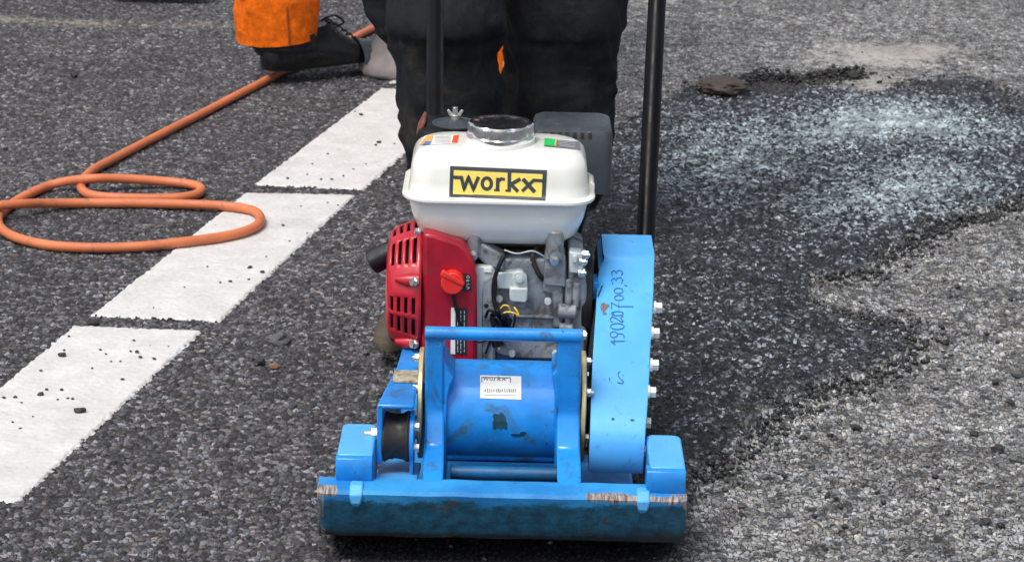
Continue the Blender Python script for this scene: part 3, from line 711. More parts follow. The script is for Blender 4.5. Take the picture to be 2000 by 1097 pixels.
# side web, outer left; engine bed behind the drum
mb.box((xm+.002, 3.24, .032), (xr, 3.50, .185)); mb.build('engine_bed', M['blue'], PC, .003); mb = MB()
mb.ext([Vector((fl.x, Yd, zd-.001)), Vector((fl.x+.007, Yd, zd-.001)), Vector((fl.x+.007, Yd, dz)), Vector((fl.x, Yd, dz))], [Vector((brk.x, brk.y, zd-.001)), Vector((brk.x+.007, brk.y, zd-.001)), Vector((brk.x+.007, brk.y, dz)), Vector((brk.x, brk.y, dz))])
mb.build('deck_side_web', M['blue'], PC, .0015)
# rubber buffer between web and exciter bracket
c0 = W(748, 850, 3.035); c1 = W(801, 850, 3.035)
mb = MB(); L = c1.x-c0.x
mb.lathe(c0, (1, 0, 0), [(0, .0330), (.003, .0345), (L*.25, .031), (L*.5, .0295), (L*.75, .031), (L-.003, .0345), (L, .033)], 36)
mb.build('rubber_buffer', M['rubber'], PC)
mb = MB(); mb.cyl((c1.x, 3.035, c1.z), (c1.x+.006, 3.035, c1.z), .034, seg=36); mb.box((c1.x+.0005, 3.012, .06), (c1.x+.0055, 3.058, c1.z)); mb.build('buffer_bracket', M['blue'], PC, .001)
mb = MB(); mb.hexbolt((fl.x-.0005, 3.035, c0.z+.002), (-1, 0, 0), .0095, .007, .005, .009); mb.build('bolt', M['zinc'], PC)
mb = MB(); mb.hexbolt((c1.x+.0065, 3.022, c1.z-.012), (1, 0, 0), .006, .005, .003, 0); mb.hexbolt((c1.x+.0065, 3.022, c1.z+.018), (1, 0, 0), .006, .005, .003, 0); mb.build('bolt', M['zinc'], PC)
# angled bracket foot under the buffer
mb = MB(); a = W(745, 900, 3.11); b = W(822, 900, 3.11)
mb.loft([[Vector((a.x, 2.968, ztop-.003)), Vector((b.x, 2.968, ztop-.003)), Vector((b.x, 3.12, ztop-.040)), Vector((a.x, 3.12, ztop-.034))], [Vector((a.x, 2.968, ztop-.009)), Vector((b.x, 2.968, ztop-.009)), Vector((b.x, 3.12, ztop-.048)), Vector((a.x, 3.12, ztop-.042))]])
mb.build('bracket_foot', M['blue_lit'], PC, .001)
# worn label plate on the deck
q0 = G(788, 724, zd); mb = MB(); mb.box((q0.x-.012, q0.y-.048, zd+.0004), (q0.x+.05, q0.y-.005, zd+.0034)); mb.build('label_plate', M['cream_pad'], PC, .0006)

# exciter drum
Yc = 3.125; zc = W(975, 812, Yc-.02).z+.004; Rd = .0655
xl = W(866, 812, Yc).x; xr_ = W(1088, 812, Yc).x
mb = MB(); mb.lathe((xl-.012, Yc, zc), (1, 0, 0), [(0, Rd), (xr_-xl+.024, Rd)], 72)
drum = mb.build('exciter_housing', M['blue'], PC)
# left and right gusset fillets beside the drum
# flange discs
for px, s_ in ((823, -1), (1137, 1)):
    a = W(px, 800, Yc)
    mb = MB(); mb.lathe((a.x-.0035, Yc+.004, zc+.004), (1, 0, 0), [(0, .0735), (.0012, .0755), (.0058, .0755), (.007, .0735)], 64)
    o = mb.build('flange_disc', M['gold'], PC)
    for k in range(6):
        mb = MB(); t_ = R(60*k+22); mb.hexbolt((a.x+s_*.004, Yc+.004+.062*math.cos(t_), zc+.004+.062*math.sin(t_)), (s_, 0, 0), .006, .005, .003, .003); mb.build('flange_bolt', M['zinc'], o)
    if s_ > 0:
        mb = MB(); mb.cyl((a.x+s_*.004, Yc+.004, zc), (a.x+s_*.016, Yc+.004, zc), .045, seg=32); mb.build('bearing_cover', M['black_plastic'], o, .002)
# front frame: two upright bars and the cross bar
def upright(xa, xb, flare):
    zt = W(850, 658, 3.05).z
    prof = [(3.052, zt+.004), (3.052, zt-.035), (3.052, W(850, 775, 3.052).z), (3.058, W(850, 795, 3.055).z), (3.055, W(850, 815, 3.052).z), (3.035, W(850, 870, 3.035).z), (2.982, W(850, 918, 2.982).z), (2.950, ztop-.001)]
    rings = []
    for i, (y, z) in enumerate(prof):
        t_ = i/(len(prof)-1); 
        l = W(xa[0], 660, 3.05).x*(1-t_)+W(xa[1], 940, 3.02).x*t_; r_ = W(xb[0], 660, 3.05).x*(1-t_)+W(xb[1], 940, 3.02).x*t_
        rings.append([Vector((l, y, z)), Vector((r_, y, z)), Vector((r_, y+.03, z)), Vector((l, y+.03, z))])
    mb = MB(); mb.loft(rings)
    # inner cheek reaching back to the drum
    return mb
mb = upright((830, 829), (866, 868), 1); mb.build('front_upright', M['blue'], PC, .003)
mb = upright((1088, 1087), (1136, 1133), 1); mb.build('front_upright', M['blue'], PC, .003)
# curved gussets joining uprights to the drum
for side in (0, 1):
    pts = [(866, 695), (871, 712), (877, 728), (886, 738), (880, 752), (874, 775), (872, 830), (871, 950), (866, 950)] if side == 0 else [(1088, 722), (1088, 950), (1083, 950), (1083, 775), (1080, 745), (1078, 733)]
    mb = MB(); mb.slab(pts, 3.0555, 3.13); mb.build('gusset', M['blue'], PC, .0015)
za = W(830, 652, 3.05); zb = W(1138, 657, 3.05)
mb = MB(); mb.cyl((za.x, 3.055, za.z), (zb.x, 3.055, za.z+.001), .0088, seg=24); cb = mb.build('cross_bar', M['blue'], PC, .001)
mb = MB(); mb.hexbolt((zb.x, 3.055, za.z+.001), (1, 0, 0), .006, .004, .003, 0); mb.build('bolt', M['zinc'], cb)
# lower tube in front of the drum
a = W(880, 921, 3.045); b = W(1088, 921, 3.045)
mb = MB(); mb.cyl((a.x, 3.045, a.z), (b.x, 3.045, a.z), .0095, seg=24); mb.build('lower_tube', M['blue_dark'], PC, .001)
bv = bvh_of([drum])
mb = decal(bv, [(938, 733), (1018, 735), (1018, 780), (938, 777)], 10, 8, .0006); st = mb.build('sticker', M['sticker'], PC, smooth=60)
mb = MB()
def zt2(pts, ox, oy, k, ky=None): return [(ox+x*k, oy+y*(ky or k)) for x, y in pts]
# print on the sticker: small copy of the maker's word in a frame, and a line of digits under it
WORD = [[(280, 340), (330, 545)], [(355, 545), (435, 345)], [(435, 345), (515, 555)], [(540, 555), (610, 345)]]
def word_strokes():
    W_ = [([(150, 338), (300, 345), (345, 560), (430, 340), (520, 565), (615, 330)], 62)]
    O_ = [(770+85*math.cos(t), 458+105*math.sin(t)) for t in [2*math.pi*k/20 for k in range(20)]]
    W_.append((O_, 62, True))
    W_ += [([(975, 350), (968, 590)], 66), ([(905, 578), (1010, 584)], 40), ([(975, 430), (1040, 365), (1105, 385)], 52)]
    W_ += [([(1190, 240), (1185, 590)], 66), ([(1115, 588), (1215, 593)], 40), ([(1395, 370), (1215, 470), (1350, 605)], 66)]
    W_ += [([(1440, 370), (1660, 615)], 74), ([(1425, 600), (1640, 395), (1810, 405)], 58)]
    return W_
for s_ in word_strokes():
    q = zt2(s_[0], 940-150*.0315, 729, .0315, .024); stroke(bv, q, s_[1]*.022, .0010, mb, 2, len(s_) > 2)
stroke(bv, [(941, 748), (941, 737), (997, 738), (997, 748)], 1.6, .0010, mb)
for k in range(15):
    x = 948+k*4.2; h_ = 3.5+2*random.random(); stroke(bv, [(x, 762-h_/2), (x+random.uniform(-1, 1), 762+h_/2+1.5)], 1.3+random.random(), .0010, mb)
stroke(bv, [(946, 771), (1009, 772)], .8, .0010, mb)
mb.build('print', M['label_grey'], st, smooth=0)
mb = MB()
def blot(bv, cx, cy, rx, ry, off, mb, seed):
    n = 22; c = on(bv, cx, cy, off); v = [c]
    for k in range(n):
        t_ = 2*math.pi*k/n; q = 1+.5*noise.noise(Vector((math.cos(t_)*2.2, math.sin(t_)*2.2, seed)))
        v.append(on(bv, cx+rx*q*math.cos(t_), cy+ry*q*math.sin(t_), off))
    if any(x is None for x in v): return
    mb.add(v, [(0, 1+k, 1+(k+1) % n) for k in range(n)])
blot(bv, 976, 822, 14, 16, .0005, mb, 2); blot(bv, 966, 832, 4, 6, .0006, mb, 3); blot(bv, 988, 833, 3, 5, .0006, mb, 4); blot(bv, 1012, 849, 14, 3, .0005, mb, 5); blot(bv, 1022, 845, 6, 3, .0006, mb, 7)
mb.build('paint_stain', M['stain'], drum, smooth=0)

# belt guard
gx = [ # py, Y, left px, right px
    (494, 3.312, 1177, 1279), (500, 3.304, 1180, 1279), (512, 3.293, 1178, 1278), (526, 3.281, 1170, 1278), (560, 3.252, 1166, 1277), (603, 3.216, 1164, 1275), (640, 3.186, 1161, 1273), (682, 3.152, 1158, 1270), (720, 3.122, 1156, 1269), (760, 3.092, 1154, 1267),
    (805, 3.062, 1153, 1264), (840, 3.042, 1152, 1261), (865, 3.036, 1151, 1260), (890, 3.036, 1150, 1258), (912, 3.040, 1150, 1256), (922, 3.048, 1150, 1255)]
rings = []
fl_ = []; fr_ = []
for py, Y, a, b in gx: fl_.append(W(a, py, Y)); fr_.append(W(b, py, Y))
for f_ in (fl_, fr_):
    for i in range(len(f_)): f_[i] = f_[i].copy()
zz = [p.z for p in fl_]
def bk(i, side):
    p = (fl_ if side == 0 else fr_)[i]; n = len(gx)-1
    cy, cz = 3.20, .22
    t_ = i/n; return Vector((p.x, max(p.y+.06, 3.405-.20*t_*t_), p.z+.002*(1-t_)))
mb = MB()
for i in range(len(gx)):
    pl, pr = fl_[i], fr_[i]; pr = Vector((pr.x, pl.y, pl.z))
    fo = .012*max(0.0, min(1, (690-gx[i][0])/120)) if gx[i][0] > 505 else 0.0
    rings.append([pl+Vector((0, fo, -.3*fo)), pl+Vector((.013, 0, 0)), pr, Vector((pr.x, bk(i, 0).y, pl.z)), Vector((pl.x, bk(i, 0).y+fo, pl.z))])
mb.loft(rings)
gme_ = mb
guard = mb.build('belt_guard', [M['blue_lit'], M['dark']], PC, .0025, 50, 3)
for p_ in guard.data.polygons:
    if p_.normal.x < -.8: p_.material_index = 1  # left wall coloured black for the darkness of its open back
bvg = bvh_of([guard])
# bolts along the right flank of the guard
for px, py in [(1281, 600), (1276, 650), (1274, 712), (1270, 765), (1269, 825), (1267, 880)]:
    Yb = 3.20 if py < 700 else 3.12
    a = W(px-9, py, Yb); gi = fr_[min(range(len(gx)), key=lambda i: abs(gx[i][0]-py))].x
    mb = MB(); mb.hexbolt((gi+.0005, Yb-.03, W(px, py, Yb-.03).z), (1, 0, 0), .0078, .008, .004, 0); mb.build('bolt', M['bolt_white'], guard)
# backing plate and pulley behind the guard on its left
mb = MB(); a = W(1150, 800, 3.10); xg = a.x
mb.cyl((xg-.010, 3.13, zc), (xg-.003, 3.13, zc), .058, seg=40); mb.build('belt_pulley', M['black_plastic'], PC, .002)
mb = MB(); q = W(1150, 590, 3.30); mb.cyl((q.x-.012, 3.31, q.z), (q.x+.004, 3.31, q.z), .072, seg=40); mb.cyl((q.x-.016, 3.31, q.z), (q.x-.011, 3.31, q.z), .05, seg=40); mb.build('engine_pulley', M['black_plastic'], PC, .002)
mb = MB(); q = W(1156, 570, 3.26); mb.box((q.x-.006, 3.26, q.z-.012), (q.x+.010, 3.30, q.z+.014)); mb.build('guard_bracket', M['blue'], PC, .002)
# handwriting on the guard: 19020700,33 reading upwards; coordinates taken from the enlarged photo (x/3.427+1100, y/3.427+440)
def gz(pts): return [(1100+x/3.427, 440+y/3.427) for x, y in pts]
def circ(cx, cy, rx, ry, a0=0, a1=360, n=16, rot=0):
    return [(cx+rx*math.cos(R(a0+(a1-a0)*k/n)), cy+ry*math.sin(R(a0+(a1-a0)*k/n))) for k in range(n+1)]
HW = [[(345, 800), (318, 778), (412, 776)], [(345, 797), (340, 762)],
      circ(338, 732, 24, 20), [(360, 726), (395, 728), (408, 742), (405, 756)],
      circ(362, 678, 46, 20),
      [(332, 650), (317, 642), (313, 626), (328, 614), (350, 622), (375, 640), (392, 650), (401, 642), (392, 634), (384, 624), (390, 614), (402, 610)],
      circ(362, 592, 40, 14), [(345, 606), (330, 580)],
      [(322, 562), (322, 520), (370, 545), (470, 545)], [(372, 560), (372, 522)],
      circ(372, 487, 30, 17), circ(370, 440, 30, 18),
      [(410, 402), (428, 410)],
      [(330, 395), (322, 368), (342, 355), (355, 372), (360, 355), (385, 352), (398, 368), (390, 392)],
      [(330, 340), (322, 316), (342, 304), (356, 322), (362, 306), (386, 304), (398, 320), (388, 338)],
      [(362, 1052), (395, 1060), (404, 1046), (384, 1030), (370, 1012), (366, 990), (380, 978)], [(400, 1000), (402, 1006)], [(308, 1020), (310, 1042)]]
mb = MB()
for s_ in HW:
    mb = MB(); stroke(bvg, gz(s_), 1.35, .0010, mb, 2.5); mb.build('pen_stroke', M['ink'], guard, smooth=0)
mb = MB(); blot(bvg, 1179, 600, 6, 8, .0007, mb, 11); blot(bvg, 1181, 612, 4, 3, .0007, mb, 12); blot(bvg, 1186, 597, 4, 3, .0007, mb, 13); mb.build('paint_chip', M['scuff'], guard, smooth=0)
mb = MB(); stroke(bvg, [(1177, 558), (1171, 572), (1168, 580)], 2.2, .0007, mb); mb.build('scratch', M['stain'], guard, smooth=0)
mb = MB(); blot(bvg, 1197, 818, 3, 2.5, .0007, mb, 14); mb.build('scratch', M['stain'], guard, smooth=0)
mb = MB(); blot(bvg, 1235, 820, 4, 2, .0007, mb, 15); mb.build('scratch', M['stain'], guard, smooth=0)

# handle tubes up to the grip bar
A = W(1259, 500, 3.47); B = W(1283.5, 0, 3.75); dirv = (B-A); C_ = A+dirv*((1.02-A.z)/dirv.z)
mb = MB(); 
hl = W(849, 240, 3.52); hb = W(850, 0, 3.75); dl = (hb-hl); hl0 = hl-dl*((hl.z-.20)/dl.z); Cl = hl+dl*((1.02-hl.z)/dl.z)
A0 = A-dirv*((A.z-.20)/dirv.z)
mb.tube(spline([A-dirv*.12, A, B, C_-dirv.normalized()*.05, C_], 8), .0138, 20)
mb.build('handle_tube', M['black_metal'], PC)
mb = MB(); mb.tube(spline([hl-dl*.15, hl, hb, Cl], 8), .0128, 20); mb.build('handle_tube', M['black_metal'], PC)
mb = MB(); mb.cyl(Cl-Vector((.02, 0, 0)), C_+Vector((.02, 0, 0)), .0145, seg=24); mb.build('grip_bar', M['rubber'], PC)

# ---- engine
# fuel tank
tcx = W(974, 392, 3.295).x; tcy = 3.297; zr = W(974, 391, 3.207).z-.004
lv = [(-.072, .076, .036, .033), (-.0715, .086, .046, .036), (-.066, .099, .058, .038), (-.054, .110, .069, .038), (-.030, .1185, .077, .038), (-.010, .1225, .080, .038), (-.0040, .1235, .081, .038), (-.0035, .131, .089, .044), (-.0015, .1325, .0905, .045),
      (.0015, .1325, .0905, .045), (.0030, .130, .088, .043), (.0045, .1250, .082, .036), (.008, .1240, .080, .036), (.022, .1225, .0785, .036), (.040, .1205, .0765, .037), (.049, .1180, .0735, .038), (.056, .1130, .0685, .039), (.0610, .1055, .061, .039), (.0640, .096, .051, .038), (.0655, .080, .038, .034), (.066, .05, .02, .019)]
mb = MB(); mb.loft([rrect(hx, hy*(.94 if dz_ > .01 else 1), cr*.94, zr+dz_, tcx, tcy-.004*(dz_ > .01), 10) for dz_, hx, hy, cr in lv])
tank = mb.build('fuel_tank', M['white_tank'], PC, smooth=28)
ear = W(1156, 375, 3.24); mb = MB(); mb.slab([(1140, 398), (1160, 392), (1162, 362), (1156, 355), (1150, 357), (1148, 380)], 3.255, 3.30); mb.build('tank_ear', M['white_tank'], tank, .002)
# cap
cc = W(977, 268, 3.297); ctop = zr+.066
mb = MB()
def lobe(q, t_):
    s_ = .5+.5*math.cos(8*q+.4); return 1-.085*(1-s_**.5) if .008 < t_ < .030 else 1
capx = W(978, 262, tcy-.0).x
mb.lathe((capx, tcy-.008, ctop-.004), (0, 0, 1), [(0, .0475), (.006, .0475), (.0075, .0465)], 64)
mb.build('cap_base', M['white_tank'], tank)
mb = MB(); mb.lathe((capx, tcy-.008, ctop+.0025), (0, 0, 1), [(0, .043), (.001, .0465), (.004, .0475), (.007, .0475), (.0085, .0462), (.010, .0462), (.019, .0462), (.0225, .0455), (.024, .0435), (.023, .038), (.0215, .034), (.0215, .002)], 128, lobe)
mb.build('fuel_cap', M['chrome'], tank, smooth=40)
bvt = bvh_of([tank])
# emblem with the maker's word; enlarged-photo coordinates (x/9.524+870, y/9.524+310)
def ez(p): return (870+p[0]/9.524, 310+p[1]/9.524)
Q = [ez(p) for p in ((88, 135), (1890, 215), (1855, 785), (68, 710))]
mb = decal(bvt, Q, 24, 8, .0010); em = mb.build('emblem', M['logo_dark'], tank, smooth=60)
Q2 = [ez(p) for p in ((155, 212), (1808, 285), (1788, 722), (140, 655))]
mb = decal(bvt, Q2, 24, 8, .0016); mb.build('emblem_field', M['logo_yellow'], em, smooth=60)
mb = MB()
for s_ in word_strokes(): stroke(bvt, [ez(p) for p in s_[0]], s_[1]/9.524, .0021, mb, 2.5, len(s_) > 2)
stroke(bvt, [ez((1195, 225)), ez((1190, 300))], 6.6, .0021, mb)
mb.build('emblem_word', M['logo_dark'], em, smooth=0)
# warning labels on the shoulders of the tank (x/4.545+780, y/4.545+190)
def lz(p): return (780+p[0]/4.545, 190+p[1]/4.545)
def lab(q, mat, off, name='label', par=None):
    mb = decal(bvt, [lz(p) for p in q], 8, 6, off)
    if mb.f: return mb.build(name, mat, par or tank, smooth=60)
l1 = lab([(230, 345), (530, 338), (510, 412), (175, 430)], M['sticker'], .0007)
lab([(238, 350), (305, 345), (282, 415), (180, 428)], M['label_orange'], .0011, 'label_print', l1)
lab([(232, 400), (285, 398), (272, 425), (205, 432)], M['label_blue'], .0014, 'label_print', l1)
lab([(480, 345), (530, 340), (512, 410), (465, 410)], M['label_red'], .0011, 'label_print', l1)
mb = MB()
for k in range(5): stroke(bvt, [lz((315, 355+k*13)), lz((455, 352+k*13))], .9, .0012, mb)
mb.build('label_print', M['label_text'], l1, smooth=0)
l2 = lab([(1290, 372), (1600, 398), (1610, 470), (1285, 438)], M['label_grey'], .0007)
lab([(1290, 370), (1390, 378), (1375, 442), (1283, 432)], M['label_green'], .0011, 'label_print', l2)
lab([(1385, 378), (1398, 379), (1390, 440), (1375, 440)], M['label_orange'], .0011, 'label_print', l2)
mb = MB()
for k in range(4): stroke(bvt, [lz((1410+k*3, 395+k*14)), lz((1560, 410+k*14))], 1.0, .0012, mb)
mb.build('label_print', M['label_text'], l2, smooth=0)

# crankcase
mb = MB(); mb.slab([(965, 505), (1108, 505), (1108, 735), (965, 735)], 3.245, 3.36)
mb.build('crankcase', M['alu'], PC, .004)
mb = MB(); mb.slab([(1060, 545), (1100, 548), (1100, 640), (1080, 640), (1078, 575), (1060, 570)], 3.238, 3.26)
mb.slab([(968, 652), (1090, 660), (1090, 702), (1000, 700), (968, 690)], 3.236, 3.26)
mb.slab([(1000, 614), (1085, 617), (1085, 625), (1000, 621)], 3.238, 3.26)
mb.build('crankcase_rib', M['alu'], PC, .003)
# side cover with bosses
mb = MB(); mb.slab([(1109.5, 488), (1140, 500), (1146, 560), (1148, 660), (1142, 735), (1109.5, 735)], 3.240, 3.35); sc_ = mb.build('side_cover', M['alu'], PC, .005)
mb = MB()
a = W(1090, 607, 3.235); b = W(1126, 607, 3.235); mb.cyl(a, (b.x, a.y, a.z), .0105, seg=24)
a = W(1092, 640, 3.235); b = W(1120, 640, 3.235); mb.cyl(a, (b.x, a.y, a.z), .008, seg=24)
a = W(1112, 545, 3.235); b = W(1112, 700, 3.235); mb.cyl(a, (a.x, a.y, b.z), .005, seg=16)
a = W(1125, 550, 3.238); b = W(1125, 600, 3.238); mb.cyl(a, (a.x, a.y, b.z), .006, seg=16)
mb.build('boss', M['alu'], sc_, .002)
mb = MB(); a = W(1110, 500, 3.236); mb.slab([(1103, 505), (1106, 505), (1106, 700), (1103, 700)], 3.239, 3.30); mb.build('gasket', simple('green_gasket', (.05, .12, .09), .6), PC)
mb = MB(); mb.slab([(1112, 492), (1138, 495), (1140, 535), (1112, 533)], 3.225, 3.25); mb.slab([(1118, 498), (1128, 499), (1128, 515), (1118, 514)], 3.219, 3.23); mb.build('governor_bracket', M['alu_light'], sc_, .002)
for px, py in ((1136, 510), (1134, 532), (1136, 652), (1141, 497)):
    a = W(px, py, 3.23); mb = MB(); mb.hexbolt(a, (1, -.25, 0), .0062, .005, .003, .002); mb.build('bolt', M['zinc'], sc_)
# tank posts
mb = MB(); a = W(926, 500, 3.225); mb.cyl((a.x, 3.238, a.z), (a.x, 3.238, a.z+.036), .0105, seg=24); mb.slab([(912, 478), (942, 476), (985, 500), (985, 530), (950, 520), (935, 505), (912, 503)], 3.232, 3.262); mb.build('tank_post', M['alu'], PC, .003)
mb = MB(); a = W(1083, 500, 3.225); mb.cyl((a.x, 3.234, a.z-.008), (a.x, 3.234, a.z+.036), .0125, seg=24); mb.slab([(1064, 495), (1104, 497), (1106, 562), (1062, 558)], 3.232, 3.27); mb.build('tank_post', M['alu'], PC, .003)
for px, py in ((924, 499), (908, 497), (1083, 508)):
    a = W(px, py, 3.224); mb = MB(); mb.hexbolt(a, (0, -1, -.3), .0056, .005, .003, 0); mb.build('bolt', M['zinc'], PC)
# oily cylinder with fins
mb = MB()
for k in range(7):
    z0 = W(1000, 540, 3.27).z+k*.0085; a = W(925, 520, 3.29); b = W(1072, 520, 3.29)
    mb.box((a.x, 3.275, z0), (b.x, 3.38, z0+.0035))
a = W(940, 545, 3.29); b = W(1060, 470, 3.29); mb.box((a.x, 3.29, a.z-.02), (b.x, 3.37, b.z+.02))
mb.build('cylinder_fins', M['alu_dark'], PC, .001)
# backing plate of the fan housing
mb = MB(); mb.slab([(920, 520), (960, 520), (967, 530), (967, 735), (920, 735)], 3.226, 3.24); fp = mb.build('fan_back_plate', M['alu_light'], PC, .002)
mb = MB(); mb.slab([(944, 552), (952, 544), (965, 540), (965, 735), (941, 735), (941, 580)], 3.2225, 3.2262); mb.build('plate_recess', M['alu'], fp, .0015)
mb = MB(); a = W(950, 597, 3.2222); mb.cyl((a.x, 3.2218, a.z), (a.x, 3.2235, a.z), .0032, seg=20); mb.build('plate_hole', M['dark'], fp)
mb = MB(); mb.slab([(945, 523), (960, 523), (960, 532), (945, 531)], 3.2235, 3.2262); mb.build('label', M['sticker'], fp)
# oil sensor
mb = MB(); mb.slab([(971, 533), (1010, 530), (1010, 566), (971, 564)], 3.232, 3.246)
mb.slab([(998, 562), (1001, 535), (1010, 529), (1020, 530), (1029, 540), (1031, 562)], 3.228, 3.245)
os_ = mb.build('oil_sensor', M['alu_light'], PC, .002)
mb = MB(); mb.slab([(995, 562), (1031, 563), (1030, 588), (1025, 592), (998, 590), (995, 584)], 3.222, 3.243); mb.build('sensor_body', M['alu_light'], os_, .003)
mb = MB(); a = W(1015, 545, 3.2275); mb.cyl(a, a+Vector((0, -.003, 0)), .0065, seg=24); mb.cyl(a+Vector((0, -.003, 0)), a+Vector((0, -.006, 0)), .0042, seg=6); mb.build('bolt', M['alu_light'], os_, .0005)
# throttle linkage and small fittings
mb = MB(); mb.tube(spline([W(985, 488, 3.232), W(1010, 495, 3.228), W(1040, 490, 3.228), W(1062, 500, 3.23)], 6), .0013, 8); mb.build('throttle_rod', M['zinc'], PC)
mb = MB(); q = [W(1000+k*1.1, 512+2.2*math.sin(k*1.9), 3.232) for k in range(36)]; mb.tube(q, .0006, 6); mb.build('throttle_spring', M['zinc'], PC)
mb = MB(); mb.tube(spline([W(1058, 470, 3.26), W(1040, 500, 3.24), W(1050, 530, 3.235), W(1060, 545, 3.24)], 8), .0036, 10); mb.build('fuel_hose', M['rubber'], PC, smooth=60)
for px, py in ((978, 640), (1085, 690), (1000, 690), (1070, 588), (975, 583)):
    mb = MB(); mb.hexbolt(W(px, py, 3.234), (0, -1, 0), .0042, .004, .003, 0); mb.build('bolt', M['alu_light'], PC)
for k in range(3):
    mb = MB(); mb.slab([(1035+k*7, 640), (1037+k*7, 640), (1037+k*7, 652), (1035+k*7, 652)], 3.236, 3.25); mb.build('casting_rib', M['alu'], PC, .0008)
# wiring
mb = MB()
mb.tube(spline([W(985, 500, 3.225), W(976, 516, 3.222), W(966, 545, 3.22), W(964, 575, 3.22), W(968, 598, 3.218), W(976, 618, 3.215)], 8), .0032, 10)
for k in range(9):
    x0 = random.uniform(948, 985); y0 = random.uniform(612, 628)
    mb.tube(spline([W(x0, y0, 3.218), W(x0+random.uniform(5, 18), y0+random.uniform(-14, 4), 3.205), W(x0+random.uniform(10, 26), y0+random.uniform(0, 16), 3.21), W(x0+random.uniform(0, 20), y0+random.uniform(14, 30), 3.22)], 6), .0021, 8)
mb.tube(spline([W(1006, 612, 3.22), W(1002, 640, 3.22), W(990, 665, 3.222)], 6), .0014, 8)
mb.tube(spline([W(958, 662, 3.22), W(948, 690, 3.22)], 4), .0014, 8)
mb.tube(spline([W(915, 655, 3.20), W(935, 668, 3.2), W(958, 660, 3.21)], 6), .0014, 8)
for x, y in ((962, 618), (975, 625), (965, 662), (974, 660)):
    a = W(x, y, 3.212); mb.cyl(a, W(x+4, y+14, 3.212), .005, seg=10)
mb.build('wiring', M['black_plastic'], PC, smooth=50)
mb = MB()
mb.tube(spline([W(978, 602, 3.208), W(984, 596, 3.205), W(993, 598, 3.205), W(996, 606, 3.208)], 8), .0011, 8)
mb.tube(spline([W(978, 614, 3.208), W(990, 609, 3.204), W(1004, 611, 3.204), W(1013, 616, 3.206), W(1009, 606, 3.206), W(1004, 600, 3.210)], 8), .0011, 8)
mb.tube([W(972, 674, 3.21), W(975, 682, 3.21)], .001, 8)
mb.build('yellow_wire', M['yellow'], PC, smooth=50)

# red fan cover and recoil starter
mb = MB()
fr = [(826, 455), (848, 457), (900, 474), (915, 490), (926, 512), (931, 540), (932, 735), (822, 735)]
F0 = [W(x, y, 3.205) for x, y in fr]
mb.loft([[Vector((p.x, 3.21, p.z)) for p in F0], [Vector((p.x, 3.2055, p.z)) for p in F0]][::-1])
mb = MB(); mb.loft([[Vector((p.x, 3.205, p.z)) for p in F0], [Vector((p.x, 3.40, p.z+.0)) for p in F0]])
cowl = mb.build('fan_cover', M['red'], PC, .006, 40, 3)
ax = W(815, 590, 3.29); cyl_c = Vector((0, 3.292, W(815, 596, 3.205).z))
# starter: barrel round the crank axis, real slots cut out of the wall
xs = [823, 816, 812, 805, 797, 790, 783, 776, 769, 762, 757, 753]
rad = [.094, .0935, .093, .091, .0895, .088, .086, .084, .0815, .078, .072, .060]
NA = 96; v = []; f = []
xw = [W(x, 590, 3.21).x for x in xs]
for xx, rr in zip(xw, rad):
    for k in range(NA):
        t_ = 2*math.pi*k/NA; rz = rr*(1-.0 if True else 1)
        v.append((xx, cyl_c.y-rz*math.cos(t_), cyl_c.z+rz*math.sin(t_)*1.0))
def slot(i, k):
    # i = ring gap index from the inner side, k = angular index; groups of slots with solid lobes between
    if i not in (2, 4, 6, 8)[:4]: return False
    a = (k+.5)*360/NA; a = (a+180) % 360-180
    for lo, hi in ((36, 47), (49, 64), (-8, 8), (-30, -12), (-64, -50), (74, 96), (102, 130), (140, 168), (-90, -72), (-130, -104), (-168, -145)):
        if lo < a < hi: return True
    return False
for i in range(len(xs)-1):
    for k in range(NA):
        if slot(i, k): continue
        k2 = (k+1) % NA
        f.append((i*NA+k, i*NA+k2, (i+1)*NA+k2, (i+1)*NA+k))
nb = (len(xs)-1)*NA; v.append((xw[-1]-.002, cyl_c.y, cyl_c.z)); f += [(nb+k, nb+(k+1) % NA, len(v)-1) for k in range(NA)]
me = bpy.data.meshes.new('recoil_starter'); me.from_pydata(v, [], f); me.update()
rs = link('recoil_starter', me, M['red_grille'], PC, 35); s_ = rs.modifiers.new('wall', 'SOLIDIFY'); s_.thickness = .0028; s_.offset = 0
mb = MB(); mb.lathe((xw[0], cyl_c.y, cyl_c.z), (-1, 0, 0), [(0, .080), (.02, .078), (.035, .066), (.04, .05)], 48); mb.build('starter_drum', M['dark'], rs)
# raised lobes with screws between the slot groups
for ang in (22, -40):
    mb = MB(); c0 = Vector((xw[2], cyl_c.y-.094*math.cos(R(ang)), cyl_c.z+.094*math.sin(R(ang))))
    mb.tube([c0+Vector((.004, .004, 0)), c0+Vector((-.012, .003, 0)), c0+Vector((-.028, .007, 0))], [.010, .009, .004], 14); mb.build('screw_lobe', M['red_grille'], rs)
    mb = MB(); mb.hexbolt(c0+Vector((-.001, -.009, .002)), (-.8, -.6, 0), .0055, .005, .003, 0); mb.build('bolt', M['zinc'], rs)
a = W(812, 716, 3.19); mb = MB(); mb.hexbolt(a, (-.5, -.8, 0), .007, .006, .004, .003); mb.build('bolt', M['zinc'], rs)
a = W(817, 452, 3.22); mb = MB(); mb.hexbolt(a, (-1, -.2, .2), .005, .004, .003, 0); mb.build('bolt', M['zinc'], rs)
